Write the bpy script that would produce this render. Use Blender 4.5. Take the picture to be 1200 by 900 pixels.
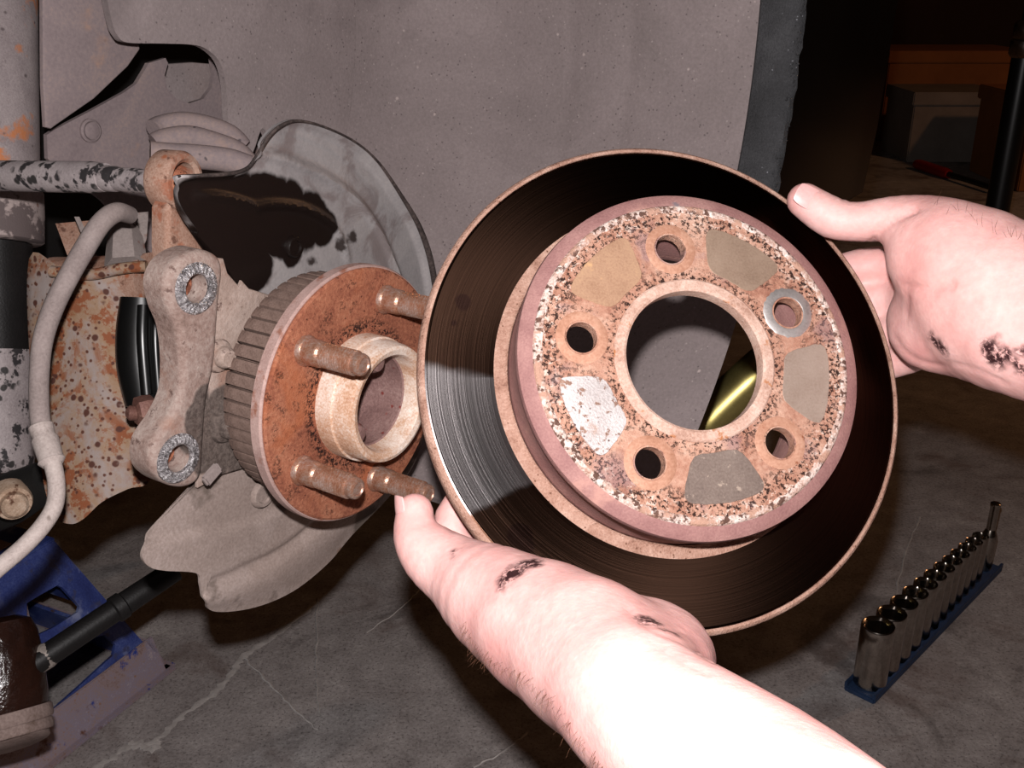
import bpy, bmesh, math, random
import numpy as np
from mathutils import Vector, Matrix
random.seed(7); np.random.seed(7)
for o in list(bpy.data.objects): bpy.data.objects.remove(o)
scene = bpy.context.scene
COL = scene.collection

# ------------------------------------------------------------------ camera
F = 1200.0                       # focal length in pixels of a 1200 x 900 frame
TH = math.radians(22); CT, ST = math.cos(TH), math.sin(TH)
CAM = np.array([0, 0, .70])
cd = bpy.data.cameras.new('camera'); cd.sensor_fit = 'HORIZONTAL'; cd.sensor_width = 36; cd.lens = 36 * F / 1200
cd.clip_start = .01; cd.clip_end = 50
cam = bpy.data.objects.new('camera', cd); COL.objects.link(cam)
cam.location = CAM; cam.rotation_euler = (math.pi / 2 - TH, 0, 0); scene.camera = cam

# ------------------------------------------------------------------ world, lights, exposure
w = bpy.data.worlds.new('garage_world'); scene.world = w; w.use_nodes = True
w.node_tree.nodes['Background'].inputs[0].default_value = (1, .52, .28, 1)
w.node_tree.nodes['Background'].inputs[1].default_value = .006
def lamp(name, kind, loc, watts, color, size):
    ld = bpy.data.lights.new(name, kind); ld.energy = watts; ld.color = color
    if kind == 'POINT': ld.shadow_soft_size = size
    else: ld.size = size
    o = bpy.data.objects.new(name, ld); COL.objects.link(o); o.location = loc; return o
lamp('camera_flash', 'POINT', CAM + np.array([-.006, .045 * ST, .045 * CT]), 22.5, (1, .95, .945), .007)
lamp('garage_bulb', 'POINT', (2.5, 2.1, 1.7), 24, (1, .50, .24), .06)
vs = scene.view_settings
vs.view_transform = 'Standard'; vs.look = 'None'; vs.gamma = 1; vs.use_curve_mapping = False; vs.exposure = 0

# ------------------------------------------------------------------ geometry helpers
def rd(px, py):
    rx = (px - 600) / F; ry = -(py - 450) / F
    return np.array([rx, CT + ry * ST, -ST + ry * CT])
def P(px, py, D): return CAM + D * rd(px, py)
def on_plane(px, py, p0, n):
    d = rd(px, py); return CAM + d * (np.dot(p0 - CAM, n) / np.dot(d, n))
def on_floor(px, py, z=0.): return on_plane(px, py, np.array([0, 0, z]), np.array([0, 0, 1.]))
def unit(v): v = np.asarray(v, float); return v / np.linalg.norm(v)
# frame of the wheel: A points out of the car along the axle, L along the car, Z up
O = P(422.65, 463.8, .5876)
A = unit([.837, -.548, 0]); L = np.array([-A[1], A[0], 0]); Z = np.array([0, 0, 1.])
def car(a, l, z): return O + a * A + l * L + z * Z
def lz(px, py, a):
    p = on_plane(px, py, O + a * A, A) - O; return (float(p @ L), float(p[2]))

def mk_empty(name, loc, mat=None):
    o = bpy.data.objects.new(name, None); COL.objects.link(o); o.empty_display_size = .02
    M = Matrix(mat) if mat is not None else Matrix.Identity(4)
    M.translation = Vector([float(x) for x in loc]); o.matrix_world = M; MW[o.name] = M
    return o
MW = {}
def tag(o, label=None, cat=None, group=None, kind=None):
    if label: o['label'] = label
    if cat: o['category'] = cat
    if group: o['group'] = group
    if kind: o['kind'] = kind
    return o
def thing(name, label, cat, loc, mat=None, group=None):
    return tag(mk_empty(name, loc, mat), label, cat, group)
def obj(name, vf, mat, parent=None, local=False, smooth=40, origin=None):
    """one mesh object; vertices in world space unless local (then in the parent's frame)"""
    v, f = vf
    v = np.asarray(v, float).reshape(-1, 3)
    Mp = MW[parent.name] if parent else Matrix.Identity(4)
    if not local:
        if parent is None:
            if origin is None: origin = np.array([(v[:, 0].min() + v[:, 0].max()) / 2, (v[:, 1].min() + v[:, 1].max()) / 2, v[:, 2].min()])
            Mp = Matrix.Translation(Vector([float(x) for x in origin]))
        Mi = np.array(Mp.inverted()); v = v @ Mi[:3, :3].T + Mi[:3, 3]
    me = bpy.data.meshes.new(name); me.from_pydata(v.tolist(), [], [list(map(int, q)) for q in f]); me.validate(); me.update()
    bm = bmesh.new(); bm.from_mesh(me); bmesh.ops.recalc_face_normals(bm, faces=bm.faces); bm.to_mesh(me); bm.free()
    if smooth:
        me.polygons.foreach_set('use_smooth', [True] * len(me.polygons)); me.set_sharp_from_angle(angle=math.radians(smooth))
    o = bpy.data.objects.new(name, me); COL.objects.link(o)
    if mat: me.materials.append(mat)
    if parent: o.parent = parent; MW[o.name] = MW[parent.name].copy()
    else: o.matrix_world = Mp; MW[o.name] = Mp
    return o
def join(*parts):
    V = []; Fs = []; n = 0
    for v, f in parts:
        v = np.asarray(v, float).reshape(-1, 3); V.append(v); Fs += [[i + n for i in q] for q in f]; n += len(v)
    return np.vstack(V), Fs
def xf(vf, M3, t): return np.asarray(vf[0], float) @ np.asarray(M3, float).T + np.asarray(t, float), vf[1]
def frame(zdir, xhint=(0, 0, 1)):
    z = unit(zdir); x = np.cross(xhint, z)
    if np.linalg.norm(x) < 1e-4: x = np.cross((0, 1, 0), z)
    x = unit(x); return np.stack([x, np.cross(z, x), z], 1)
def lathe(prof, n=64, closed=False, a0=0, a1=2 * math.pi):
    full = abs(a1 - a0 - 2 * math.pi) < 1e-6
    m = n if full else n + 1
    ang = a0 + (a1 - a0) * np.arange(m) / n
    V = [(r * math.cos(t), r * math.sin(t), z) for t in ang for r, z in prof]
    k = len(prof); Fs = []
    for i in range(n):
        j = (i + 1) % m
        for q in range(k if closed else k - 1):
            q2 = (q + 1) % k
            Fs.append([i * k + q, j * k + q, j * k + q2, i * k + q2])
    return np.array(V), Fs
def cap_lathe(prof, n=32):
    v, f = lathe(prof, n); k = len(prof)
    f = f + [[i * k for i in range(n)][::-1], [i * k + k - 1 for i in range(n)]]
    return v, f
def along(prof, p0, p1, n=32):
    """capped lathe with profile (r, t in 0..1) from p0 to p1"""
    p0 = np.asarray(p0, float); p1 = np.asarray(p1, float); h = np.linalg.norm(p1 - p0)
    return xf(cap_lathe([(r, t * h) for r, t in prof], n), frame(p1 - p0), p0)
def cat(pts, n=8, closed=False):
    pts = [np.asarray(p, float) for p in pts]; out = []; m = len(pts)
    for i in range(m if closed else m - 1):
        g = lambda j: pts[j % m] if closed else pts[max(0, min(m - 1, j))]
        a, b, c, d = g(i - 1), g(i), g(i + 1), g(i + 2)
        for q in range(n):
            t = q / n
            out.append(.5 * (2 * b + (c - a) * t + (2 * a - 5 * b + 4 * c - d) * t * t + (3 * b - a - 3 * c + d) * t ** 3))
    if not closed: out.append(pts[-1])
    return np.array(out)
def tube(pts, rad, n=16, sub=6, flat=1.0):
    pts = [np.asarray(p, float) for p in pts]
    rad = [rad] * len(pts) if np.isscalar(rad) else rad
    Q = cat([np.append(p, r) for p, r in zip(pts, rad)], sub) if sub > 1 else np.array([np.append(p, r) for p, r in zip(pts, rad)])
    V = []; x = None
    for i, q in enumerate(Q):
        t = unit(Q[min(i + 1, len(Q) - 1)][:3] - Q[max(i - 1, 0)][:3])
        if x is None: x = frame(t)[:, 0]
        x = unit(x - t * (x @ t)); y = np.cross(t, x)
        for k in range(n):
            an = 2 * math.pi * k / n
            V.append(q[:3] + q[3] * (x * math.cos(an) + y * math.sin(an) * flat))
    Fs = [[i * n + k, i * n + (k + 1) % n, (i + 1) * n + (k + 1) % n, (i + 1) * n + k] for i in range(len(Q) - 1) for k in range(n)]
    Fs += [list(range(n))[::-1], [(len(Q) - 1) * n + k for k in range(n)]]
    return np.array(V), Fs
def box(c, sx, sy, sz, R=None, bev=0):
    bm = bmesh.new(); bmesh.ops.create_cube(bm, size=1, matrix=Matrix.Diagonal((sx, sy, sz, 1)))
    if bev: bmesh.ops.bevel(bm, geom=bm.edges[:], offset=bev, segments=2, affect='EDGES')
    v = np.array([q.co[:] for q in bm.verts]); bm.verts.index_update(); f = [[q.index for q in p.verts] for p in bm.faces]; bm.free()
    return xf((v, f), np.eye(3) if R is None else R, c)
def offset2(poly, d):
    p = np.asarray(poly, float); n = len(p)
    t = np.roll(p, -1, 0) - np.roll(p, 1, 0); t /= np.linalg.norm(t, axis=1)[:, None] + 1e-12
    nm = np.stack([-t[:, 1], t[:, 0]], 1)
    area = .5 * np.sum(p[:, 0] * np.roll(p[:, 1], -1) - np.roll(p[:, 0], -1) * p[:, 1])
    return p + nm * d * (1 if area > 0 else -1)      # inwards
def circle2(c, r, n=24): return [(c[0] + r * math.cos(2 * math.pi * i / n), c[1] + r * math.sin(2 * math.pi * i / n)) for i in range(n)]
def plate(outer, holes, thick, bev=0., seg=3):
    """solid plate in 2-D (u, v) with w = 0 at the front and -thick at the back; rounded front edge"""
    rings = []; V = []; Fs = []
    def add(poly, wv):
        i0 = len(V); V.extend([(x, y, wv) for x, y in poly]); return list(range(i0, i0 + len(poly)))
    def bridge(a, b):
        n = len(a)
        for i in range(n): Fs.append([a[i], a[(i + 1) % n], b[(i + 1) % n], b[i]])
    fronts = []; backs = []
    for k, poly in enumerate([outer] + list(holes)):
        sgn = 1 if k == 0 else -1
        b = bev if k == 0 else min(bev, .0012)
        prev = None
        if b > 0:
            for s in range(seg + 1):
                an = math.pi / 2 * s / seg
                r = add(offset2(poly, sgn * b * (1 - math.sin(an))), -b * (1 - math.cos(an)))
                if s == 0: fronts.append(r)
                else: bridge(prev, r)
                prev = r
        else:
            prev = add(poly, 0.); fronts.append(prev)
        bk = add(poly, -thick); bridge(prev, bk); backs.append(bk)
    for loops in (fronts, backs):
        bm = bmesh.new(); ed = []; idx = {}
        for lp in loops:
            vs_ = [bm.verts.new(V[i]) for i in lp]
            for a, i in zip(vs_, lp): idx[a] = i
            for i in range(len(vs_)): ed.append(bm.edges.new((vs_[i], vs_[(i + 1) % len(vs_)])))
        r = bmesh.ops.triangle_fill(bm, use_beauty=True, use_dissolve=False, edges=ed)
        for g in r['geom']:
            if isinstance(g, bmesh.types.BMFace): Fs.append([idx[q] for q in g.verts])
        bm.free()
    return np.array(V), Fs
def car_plate(pix, a, thick, holes=(), bev=.002, smooth_n=4, seg=3):
    """outline seen at pixel positions, standing in the plane 'a' of the wheel frame, with real thickness"""
    out = [lz(x, y, a) for x, y in pix]
    if smooth_n > 1: out = cat(out, smooth_n, True)
    hs = [circle2(lz(x, y, a), r) for x, y, r in holes]
    v, f = plate(out, hs, thick, bev, seg)
    return np.array([car(a + q[2], q[0], q[1]) for q in v]), f

# ---- signed distance fields meshed into one continuous skin
def surface_nets(fn, lo, hi, h):
    lo = np.asarray(lo); n = np.ceil((np.asarray(hi) - lo) / h).astype(int) + 1
    g = np.meshgrid(*[lo[i] + h * np.arange(n[i]) for i in range(3)], indexing='ij')
    D = fn(np.stack([q.ravel() for q in g], 1)).reshape(n)
    S = D < 0
    nc = n - 1
    acc = np.zeros((*nc, 3)); cnt = np.zeros(nc)
    corner = [(i, j, k) for i in (0, 1) for j in (0, 1) for k in (0, 1)]
    sl = lambda c: tuple(slice(c[i], c[i] + nc[i]) for i in range(3))
    for c in corner:
        for ax in range(3):
            if c[ax] == 1: continue
            c2 = list(c); c2[ax] = 1
            d0 = D[sl(c)]; d1 = D[sl(c2)]; x = (d0 < 0) != (d1 < 0)
            t = np.where(x, d0 / np.where(d0 == d1, 1, d0 - d1), 0)
            for q in range(3):
                acc[..., q] += np.where(x, c[q] + (t if q == ax else 0), 0)
            cnt += x
    act = cnt > 0
    idx = -np.ones(nc, int); idx[act] = np.arange(act.sum())
    cell = np.argwhere(act)
    V = lo + h * (cell + acc[act] / cnt[act][:, None])
    Fs = []
    for ax in range(3):
        a, b = [q for q in range(3) if q != ax]
        s0 = [slice(1, -1)] * 3; s0[ax] = slice(0, -1); s1 = [slice(1, -1)] * 3; s1[ax] = slice(1, None)
        E_ = np.argwhere(S[tuple(s0)] != S[tuple(s1)])
        off = np.ones(3, int); off[ax] = 0
        e = E_ + off
        def ci(da, db):
            c = e.copy(); c[:, a] += da; c[:, b] += db; return idx[c[:, 0], c[:, 1], c[:, 2]]
        Q = np.stack([ci(-1, -1), ci(0, -1), ci(0, 0), ci(-1, 0)], 1)
        Fs.append(Q[(Q >= 0).all(1)])
    return V, np.vstack(Fs)
def sd_cone(X, a, b, ra, rb):
    ab = b - a; t = np.clip(((X - a) @ ab) / (ab @ ab), 0, 1)
    return np.linalg.norm(X - a - t[:, None] * ab, axis=1) - (ra + (rb - ra) * t)
def smin(a, b, k):
    h = np.maximum(k - np.abs(a - b), 0) / k; return np.minimum(a, b) - h * h * k * .25

# ------------------------------------------------------------------ materials
def hexc(s):
    c = [int(s[i:i + 2], 16) / 255 for i in (0, 2, 4)]
    return tuple(x / 12.92 if x < .04045 else ((x + .055) / 1.055) ** 2.4 for x in c) + (1,)
class NB:
    def __init__(s, name):
        s.m = bpy.data.materials.new(name); s.m.use_nodes = True; s.t = s.m.node_tree; s.t.nodes.clear()
        s.out = s.n('ShaderNodeOutputMaterial'); s.b = s.n('ShaderNodeBsdfPrincipled')
        s.t.links.new(s.b.outputs[0], s.out.inputs[0])
        s.co = s.n('ShaderNodeTexCoord').outputs['Object']
    def n(s, ty): return s.t.nodes.new(ty)
    def L(s, a, inp):
        if hasattr(a, 'links'): s.t.links.new(a, inp)
        else: inp.default_value = a
    def noise(s, scale, detail=6, rough=.6, dist=0, vec=None):
        q = s.n('ShaderNodeTexNoise'); s.L(vec or s.co, q.inputs['Vector'])
        for k, v in (('Scale', scale), ('Detail', detail), ('Roughness', rough), ('Distortion', dist)): q.inputs[k].default_value = v
        return q.outputs['Fac']
    def voro(s, scale, vec=None, rnd=1):
        q = s.n('ShaderNodeTexVoronoi'); s.L(vec or s.co, q.inputs['Vector']); q.inputs['Scale'].default_value = scale; q.inputs['Randomness'].default_value = rnd
        return q.outputs['Distance']
    def math(s, op, a, b=0., c=None):
        q = s.n('ShaderNodeMath'); q.operation = op; s.L(a, q.inputs[0]); s.L(b, q.inputs[1])
        if c is not None: s.L(c, q.inputs[2])
        return q.outputs[0]
    def step(s, x, lo, hi, t0=0., t1=1.):
        q = s.n('ShaderNodeMapRange'); q.interpolation_type = 'SMOOTHSTEP'; s.L(x, q.inputs[0])
        for i, v in enumerate((lo, hi, t0, t1)): q.inputs[i + 1].default_value = v
        return q.outputs[0]
    def ramp(s, x, stops):
        q = s.n('ShaderNodeValToRGB'); s.L(x, q.inputs[0]); e = q.color_ramp.elements
        while len(e) < len(stops): e.new(.5)
        for el, (p, c) in zip(e, stops): el.position = p; el.color = hexc(c) if isinstance(c, str) else c
        return q.outputs[0]
    def mix(s, f, a, b, mode='MIX'):
        q = s.n('ShaderNodeMix'); q.data_type = 'RGBA'; q.blend_type = mode; s.L(f, q.inputs[0])
        s.L(hexc(a) if isinstance(a, str) else a, q.inputs[6]); s.L(hexc(b) if isinstance(b, str) else b, q.inputs[7]); return q.outputs[2]
    def warp(s, scale, amt):
        q = s.n('ShaderNodeTexNoise'); s.L(s.co, q.inputs['Vector']); q.inputs['Scale'].default_value = scale; q.inputs['Detail'].default_value = 4
        v = s.n('ShaderNodeVectorMath'); v.operation = 'SUBTRACT'; s.L(q.outputs['Color'], v.inputs[0]); v.inputs[1].default_value = (.5, .5, .5)
        u = s.n('ShaderNodeVectorMath'); u.operation = 'MULTIPLY_ADD'; s.L(v.outputs[0], u.inputs[0]); u.inputs[1].default_value = (amt,) * 3; s.L(s.co, u.inputs[2])
        return u.outputs[0]
    def dist(s, p, vec=None):
        q = s.n('ShaderNodeVectorMath'); q.operation = 'DISTANCE'; s.L(vec or s.co, q.inputs[0]); q.inputs[1].default_value = [float(x) for x in p]
        return q.outputs['Value']
    def blobs(s, pts, soft, warp_scale=60, warp_amt=.02):
        """union of warped round patches [(point, radius)] -> mask"""
        v = s.warp(warp_scale, warp_amt); m = None
        for p, r in pts:
            d = s.step(s.dist(p, v), r - soft, r + soft, 1, 0); m = d if m is None else s.math('MAXIMUM', m, d)
        return m
    def bump(s, hgt, strength=.5, d=.001, prev=None):
        q = s.n('ShaderNodeBump'); s.L(hgt, q.inputs['Height']); q.inputs['Strength'].default_value = strength; q.inputs['Distance'].default_value = d
        if prev is not None: s.L(prev, q.inputs['Normal'])
        return q.outputs[0]
    def fin(s, col, rough=.7, metal=0., nrm=None, spec=None):
        s.L(hexc(col) if isinstance(col, str) else col, s.b.inputs['Base Color']); s.L(rough, s.b.inputs['Roughness']); s.L(metal, s.b.inputs['Metallic'])
        if nrm is not None: s.L(nrm, s.b.inputs['Normal'])
        if spec is not None: s.b.inputs['Specular IOR Level'].default_value = spec
        return s.m
def grunge(name, stops, scale=40, rough=.75, metal=0., spots=(), grain=500, bump=.4, bd=.0008, dist=.4, spec=.3):
    """noise-coloured worn surface; spots = (colour, 'v'|'n', scale, lo, hi)"""
    b = NB(name)
    f = b.noise(scale, 8, .65, dist); g = b.noise(grain, 3, .6)
    x = b.math('MULTIPLY_ADD', g, .35, b.math('MULTIPLY', f, .65)) if False else b.math('ADD', b.math('MULTIPLY', f, .62), b.math('MULTIPLY', g, .38))
    c = b.ramp(x, stops)
    for col, ty, sc, lo, hi in spots:
        if ty == 'v': mk = b.step(b.voro(sc, b.warp(sc * 1.3, .35 / sc)), lo, hi, 1, 0); mk = b.math('MULTIPLY', mk, b.step(b.noise(sc * .33, 3), .45, .55))
        else: mk = b.step(b.noise(sc, 6, .6), lo, hi)
        c = b.mix(mk, c, col)
    nrm = b.bump(b.math('ADD', f, g), bump, bd)
    return b.fin(c, rough, metal, nrm, spec)

M = {}
M['liner'] = grunge('dusty_plastic_liner', [(.28, '7d7371'), (.5, '908483'), (.72, 'a39695')], 6, .9, 0,
                    [('b9aaa6', 'v', 55, .03, .10), ('a79b98', 'v', 170, .06, .18), ('6b6161', 'v', 210, .08, .22), ('6b6161', 'n', 7, .56, .78)], 420, .5, .0006, 1.0, .15)
M['liner_tan'] = grunge('dusty_body_panel', [(.28, '75686a'), (.5, '8a7c7c'), (.74, 'a58f86')], 9, .85, 0,
                    [('5a5254', 'v', 70, .05, .12), ('b08a72', 'n', 14, .62, .75)], 420, .25, .0005, .8, .2)
M['seal'] = grunge('black_rubber_seal', [(.3, '2b2b2c'), (.5, '3d3d3f'), (.75, '555557')], 30, .75, 0, [('8f9096', 'v', 160, .04, .12)], 700, .8, .0012)
M['black'] = grunge('blackout_and_bracket_black', [(.3, '050404'), (.7, '0c0a09')], 20, .85)
M['paint'] = grunge('black_body_paint', [(.3, '030303'), (.7, '060505')], 20, .25, bump=.02, spec=.5)
M['shieldmetal'] = None
b = NB('orange_hub_rust')
f = b.noise(38, 8, .7, .6); g = b.noise(480, 5, .75)
c = b.ramp(b.math('ADD', b.math('MULTIPLY', f, .55), b.math('MULTIPLY', g, .45)), [(.34, '5f3427'), (.44, '834e3b'), (.53, '9a624a'), (.62, 'a8735a'), (.76, 'bf9279')])
c = b.mix(b.math('MULTIPLY', b.step(b.noise(17, 5, .6, .5), .5, .64), .35), c, 'a85a2e')
sep = b.n('ShaderNodeSeparateXYZ'); b.L(b.co, sep.inputs[0])
rad = b.math('SQRT', b.math('ADD', b.math('MULTIPLY', sep.outputs[0], sep.outputs[0]), b.math('MULTIPLY', sep.outputs[1], sep.outputs[1])))
zone = b.math('MULTIPLY', b.step(rad, .0365, .038), b.step(rad, .041, .0475, 1, 0))
zone = b.math('MAXIMUM', zone, b.math('MULTIPLY', b.step(b.noise(70, 4), .53, .62), .6))
pm = b.math('MULTIPLY', b.step(b.noise(520, 4, .75), .50, .57), zone)
c = b.mix(pm, c, '24120f')
c = b.mix(b.step(b.voro(190, b.warp(200, .002)), .05, .14, 1, 0), c, '4a251b')
M['rust'] = b.fin(c, .85, 0, b.bump(b.math('SUBTRACT', g, pm), .8, .0009), .25)
M['rustpale'] = grunge('pale_flange_edge', [(.3, '8d7069'), (.5, 'a98d86'), (.7, 'bda29a')], 60, .7, .1, [('8a5a48', 'n', 90, .55, .7)], 900, .4, .0005)
M['collar'] = grunge('tan_rusted_pilot_ring', [(.34, 'a5785c'), (.45, 'c49e84'), (.55, 'd8c3b4'), (.7, 'f0e8e0')], 38, .6, .1, [('9a5a34', 'n', 60, .6, .72)], 800, .4, .0006, .6, .5)
M['bore'] = grunge('brown_hub_bore', [(.3, '5c4240'), (.5, '7d605c'), (.72, '9b807a')], 50, .7, .1, [('6e2f2a', 'v', 140, .08, .2)], 700, .5, .001)
M['tone'] = grunge('brown_tone_ring', [(.32, '4a3a34'), (.48, '66534b'), (.7, '846f66')], 60, .85, 0, [], 900, .4, .0005)
M['stud'] = grunge('rusty_stud_steel', [(.30, '7e4f3c'), (.45, 'a67860'), (.56, 'b3978a'), (.72, 'd3c5bd')], 90, .36, .6, [('8a4a30', 'n', 60, .56, .66)], 900, .4, .0005)
M['cast'] = grunge('dusty_cast_iron', [(.25, '7e6259'), (.42, '9a827a'), (.58, 'ab9a92'), (.78, 'bfada4')], 30, .85, 0,
                   [('8a5f4c', 'n', 26, .56, .68), ('5e4a44', 'n', 60, .66, .76)], 800, .6, .0010)
M['castgrey'] = grunge('pale_hub_carrier_dry', [(.25, '8c7a72'), (.5, 'a6958c'), (.75, 'bcaa9e')], 30, .85, 0, [('6d5248', 'n', 40, .64, .74)], 700, .4, .0008)
M['rusttan'] = grunge('tan_rusted_arm', [(.32, '664839'), (.45, '866555'), (.57, '987b6c'), (.74, 'b09889')], 35, .85, 0, [('8a5238', 'v', 90, .08, .22), ('86503a', 'n', 45, .55, .66), ('5d4034', 'n', 130, .6, .68)], 800, .4, .0008)
b = NB('spotted_rust_steel')
f = b.noise(16, 6, .6, 1.); g = b.noise(300, 4, .7)
c = b.ramp(b.math('ADD', b.math('MULTIPLY', f, .8), b.math('MULTIPLY', g, .2)), [(.36, '7d5f45'), (.46, '866e5b'), (.55, '877a75'), (.7, '8d8481')])
c = b.mix(b.math('MULTIPLY', b.step(b.noise(120, 5, .7), .48, .56), b.step(f, .56, .44)), c, '75432a')
for sc, lo_, hi_, cl, gate in ((230, .16, .30, '4d2d22', .34), (120, .18, .30, '472a22', .40), (55, .12, .20, '74462f', .52)):
    c = b.mix(b.math('MULTIPLY', b.step(b.voro(sc, b.warp(sc, .25 / sc)), lo_, hi_, 1, 0), b.step(b.noise(sc * .5, 2), gate, gate + .05)), c, cl)
M['spotted'] = b.fin(c, .8, 0, b.bump(b.math('ADD', f, g), .35, .0006), .25)
M['flaked'] = grunge('flaked_grey_paint', [(.32, '766c6c'), (.48, '918787'), (.7, 'aba1a0')], 30, .6, .1,
                     [('33302f', 'v', 110, .22, .34), ('4a4545', 'v', 230, .16, .3), ('2e2b2c', 'n', 75, .555, .60)], 700, .4, .0006, .6, .4)
M['strut'] = grunge('dusty_strut_tube', [(.3, '6f6464'), (.48, '8a7f7f'), (.72, 'a69b99')], 26, .75, 0,
                    [('b0714c', 'n', 22, .555, .62), ('5d5353', 'v', 90, .06, .16)], 800, .4, .0006)
M['sleeve'] = grunge('patchy_strut_sleeve', [(.3, '756764'), (.48, '8f817e'), (.72, 'a89994')], 26, .75, 0,
                     [('5a4f4e', 'n', 40, .52, .57), ('6b514a', 'v', 80, .10, .2)], 800, .4, .0006)
M['blackflake'] = grunge('flaking_black_tube', [(.3, '0c0b0b'), (.6, '171515'), (.8, '242121')], 25, .45, 0, [], 700, .3, .0006, .5, .5)
M['hose'] = grunge('dusty_rubber_hose', [(.32, '665b58'), (.48, '7d716e'), (.72, '948884')], 30, .9, 0, [('5f5551', 'n', 40, .64, .75)], 700, .3, .0004)
M['hosepale'] = grunge('pale_hose_ferrule', [(.32, '857974'), (.48, 'a0948f'), (.72, 'b8ada7')], 40, .75, .1, [('6b5f58', 'v', 120, .08, .2)], 700, .4, .0005)
M['dustgrey'] = grunge('dusty_grey_plastic', [(.28, '6d6360'), (.5, '857a76'), (.75, '9b908c')], 30, .9, 0, [('6d4a40', 'n', 60, .6, .7)], 700, .3, .0004)
M['brownbolt'] = grunge('brown_bolt', [(.28, '4a302a'), (.5, '684840'), (.75, '8d6d60')], 60, .5, .3, [], 700, .4, .0004)
M['tanbolt'] = grunge('tan_bolt_head', [(.28, '7d6350'), (.5, 'a8907c'), (.75, 'd0bfae')], 80, .5, .3, [('5d3f30', 'n', 120, .55, .65)], 700, .5, .0005)
M['gloss'] = grunge('glossy_black_rubber', [(.3, '070707'), (.7, '0e0e0e')], 20, .33, 0, [], 500, .05, .0003, .3, .6)
M['knurl'] = grunge('bright_serrated_steel', [(.35, '4c4848'), (.5, 'a5a1a3'), (.65, 'e2dfe0')], 260, .35, .8, [], 900, 1.0, .0015)
M['blue'] = grunge('worn_blue_paint', [(.32, '222c60'), (.46, '2e3c78'), (.58, '41508a'), (.72, '6a76a0')], 14, .5, 0,
                   [('7d86a8', 'n', 26, .54, .70), ('3a3f63', 'n', 60, .56, .66), ('4a3a36', 'n', 45, .66, .72)], 600, .2, .0004, 2.0, .4)
M['bluerust'] = grunge('scuffed_blue_foot', [(.34, '6d5450'), (.46, '8d7b7b'), (.58, '857c8c'), (.74, 'b3a59f')], 24, .6, 0,
                       [('2c3d86', 'n', 38, .60, .66), ('5d3a28', 'n', 34, .57, .66), ('8a6a58', 'v', 120, .1, .22)], 600, .3, .0005, 1.2)
M['jack'] = grunge('wet_dark_brown_enamel', [(.3, '1c0f0b'), (.6, '2b1812'), (.8, '3d251b')], 40, .2, 0, [], 120, .35, .003, .4, .6)
M['wood'] = grunge('pale_plywood', [(.32, '5f4d44'), (.48, '82706a'), (.72, 'a39088')], 30, .8)
M['rod'] = grunge('black_handle_rod', [(.3, '0e0d0d'), (.6, '1c1a1a'), (.8, '3c3836')], 40, .5, 0, [('8f857f', 'n', 60, .68, .74)], 600, .3, .0005)
M['rodtip'] = grunge('scraped_handle_sleeve', [(.3, '6a625d'), (.5, '958b84'), (.75, 'b8aea6')], 60, .6, .3, [('2a2624', 'n', 70, .55, .62)], 600, .3, .0005)
M['rail'] = grunge('blue_steel_rail', [(.3, '1c2a42'), (.6, '2a3d5c'), (.8, '3a4f70')], 30, .5)
M['chrome'] = grunge('grimy_chrome', [(.3, '8a8078'), (.6, 'b8aea4'), (.8, 'cfc6bc')], 60, .2, 1.0, [], 600, .06, .0002)
M['darkhole'] = grunge('dark_drive_hole', [(.3, '1a1614'), (.7, '2a2420')], 60, .6, .5)
M['brass'] = grunge('polished_brass', [(.3, 'a8975a'), (.7, 'd6c67e')], 20, .33, .9, [], 500, .05, .0002)
M['nail'] = grunge('thumb_nail', [(.3, 'd9a29e'), (.6, 'e6b8b4'), (.8, 'f0ccc8')], 40, .35, 0, [], 700, .05, .0002, .3, .5)
M['cardboard'] = grunge('brown_cardboard', [(.3, '7a4a26'), (.6, '935c33'), (.8, 'a56c40')], 8, .9)
M['greybox'] = grunge('grey_painted_box', [(.3, '6a5f58'), (.6, '857a72'), (.8, '9a8f86')], 8, .6)
M['redtool'] = grunge('red_enamel', [(.3, '7a1410'), (.7, '9a1c14')], 20, .4)
M['wallm'] = grunge('dark_garage_wall', [(.3, '2a1a12'), (.6, '38251a'), (.8, '453022')], 3, .9)

# floor: worn grey concrete
b = NB('worn_concrete')
f1 = b.noise(2.3, 8, .62, .6); f2 = b.noise(28, 8, .7); f3 = b.noise(260, 4, .7)
c = b.ramp(b.math('ADD', b.math('MULTIPLY', f1, .35), b.math('ADD', b.math('MULTIPLY', f2, .35), b.math('MULTIPLY', f3, .3))),
           [(.36, '655e5d'), (.46, '8c8583'), (.54, 'a09997'), (.66, 'c6c0bc')])
c = b.mix(b.step(b.voro(150), .02, .13, 1, 0), c, 'a59d98')
c = b.mix(b.math('MULTIPLY', b.step(b.noise(330, 3, .6), .57, .64), .5), c, '2e2927')
c = b.mix(b.math('MULTIPLY', b.step(b.noise(7, 5, .6, .8), .52, .70), .55), c, '5a4238')
c = b.mix(b.math('MULTIPLY', b.step(b.noise(4.1, 6, .65, 1.4), .56, .66), .5), c, '463f3d')
M['floor'] = b.fin(c, b.step(f1, .3, .7, .55, .8), 0, b.bump(b.math('ADD', f2, f3), .45, .0012), .3)
b = NB('pale_crack_filler'); c = b.ramp(b.noise(90), [(.3, '98928f'), (.7, 'bdb7b3')]); M['crack'] = b.fin(c, .9, 0, b.bump(b.noise(300), .5, .001))

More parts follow.
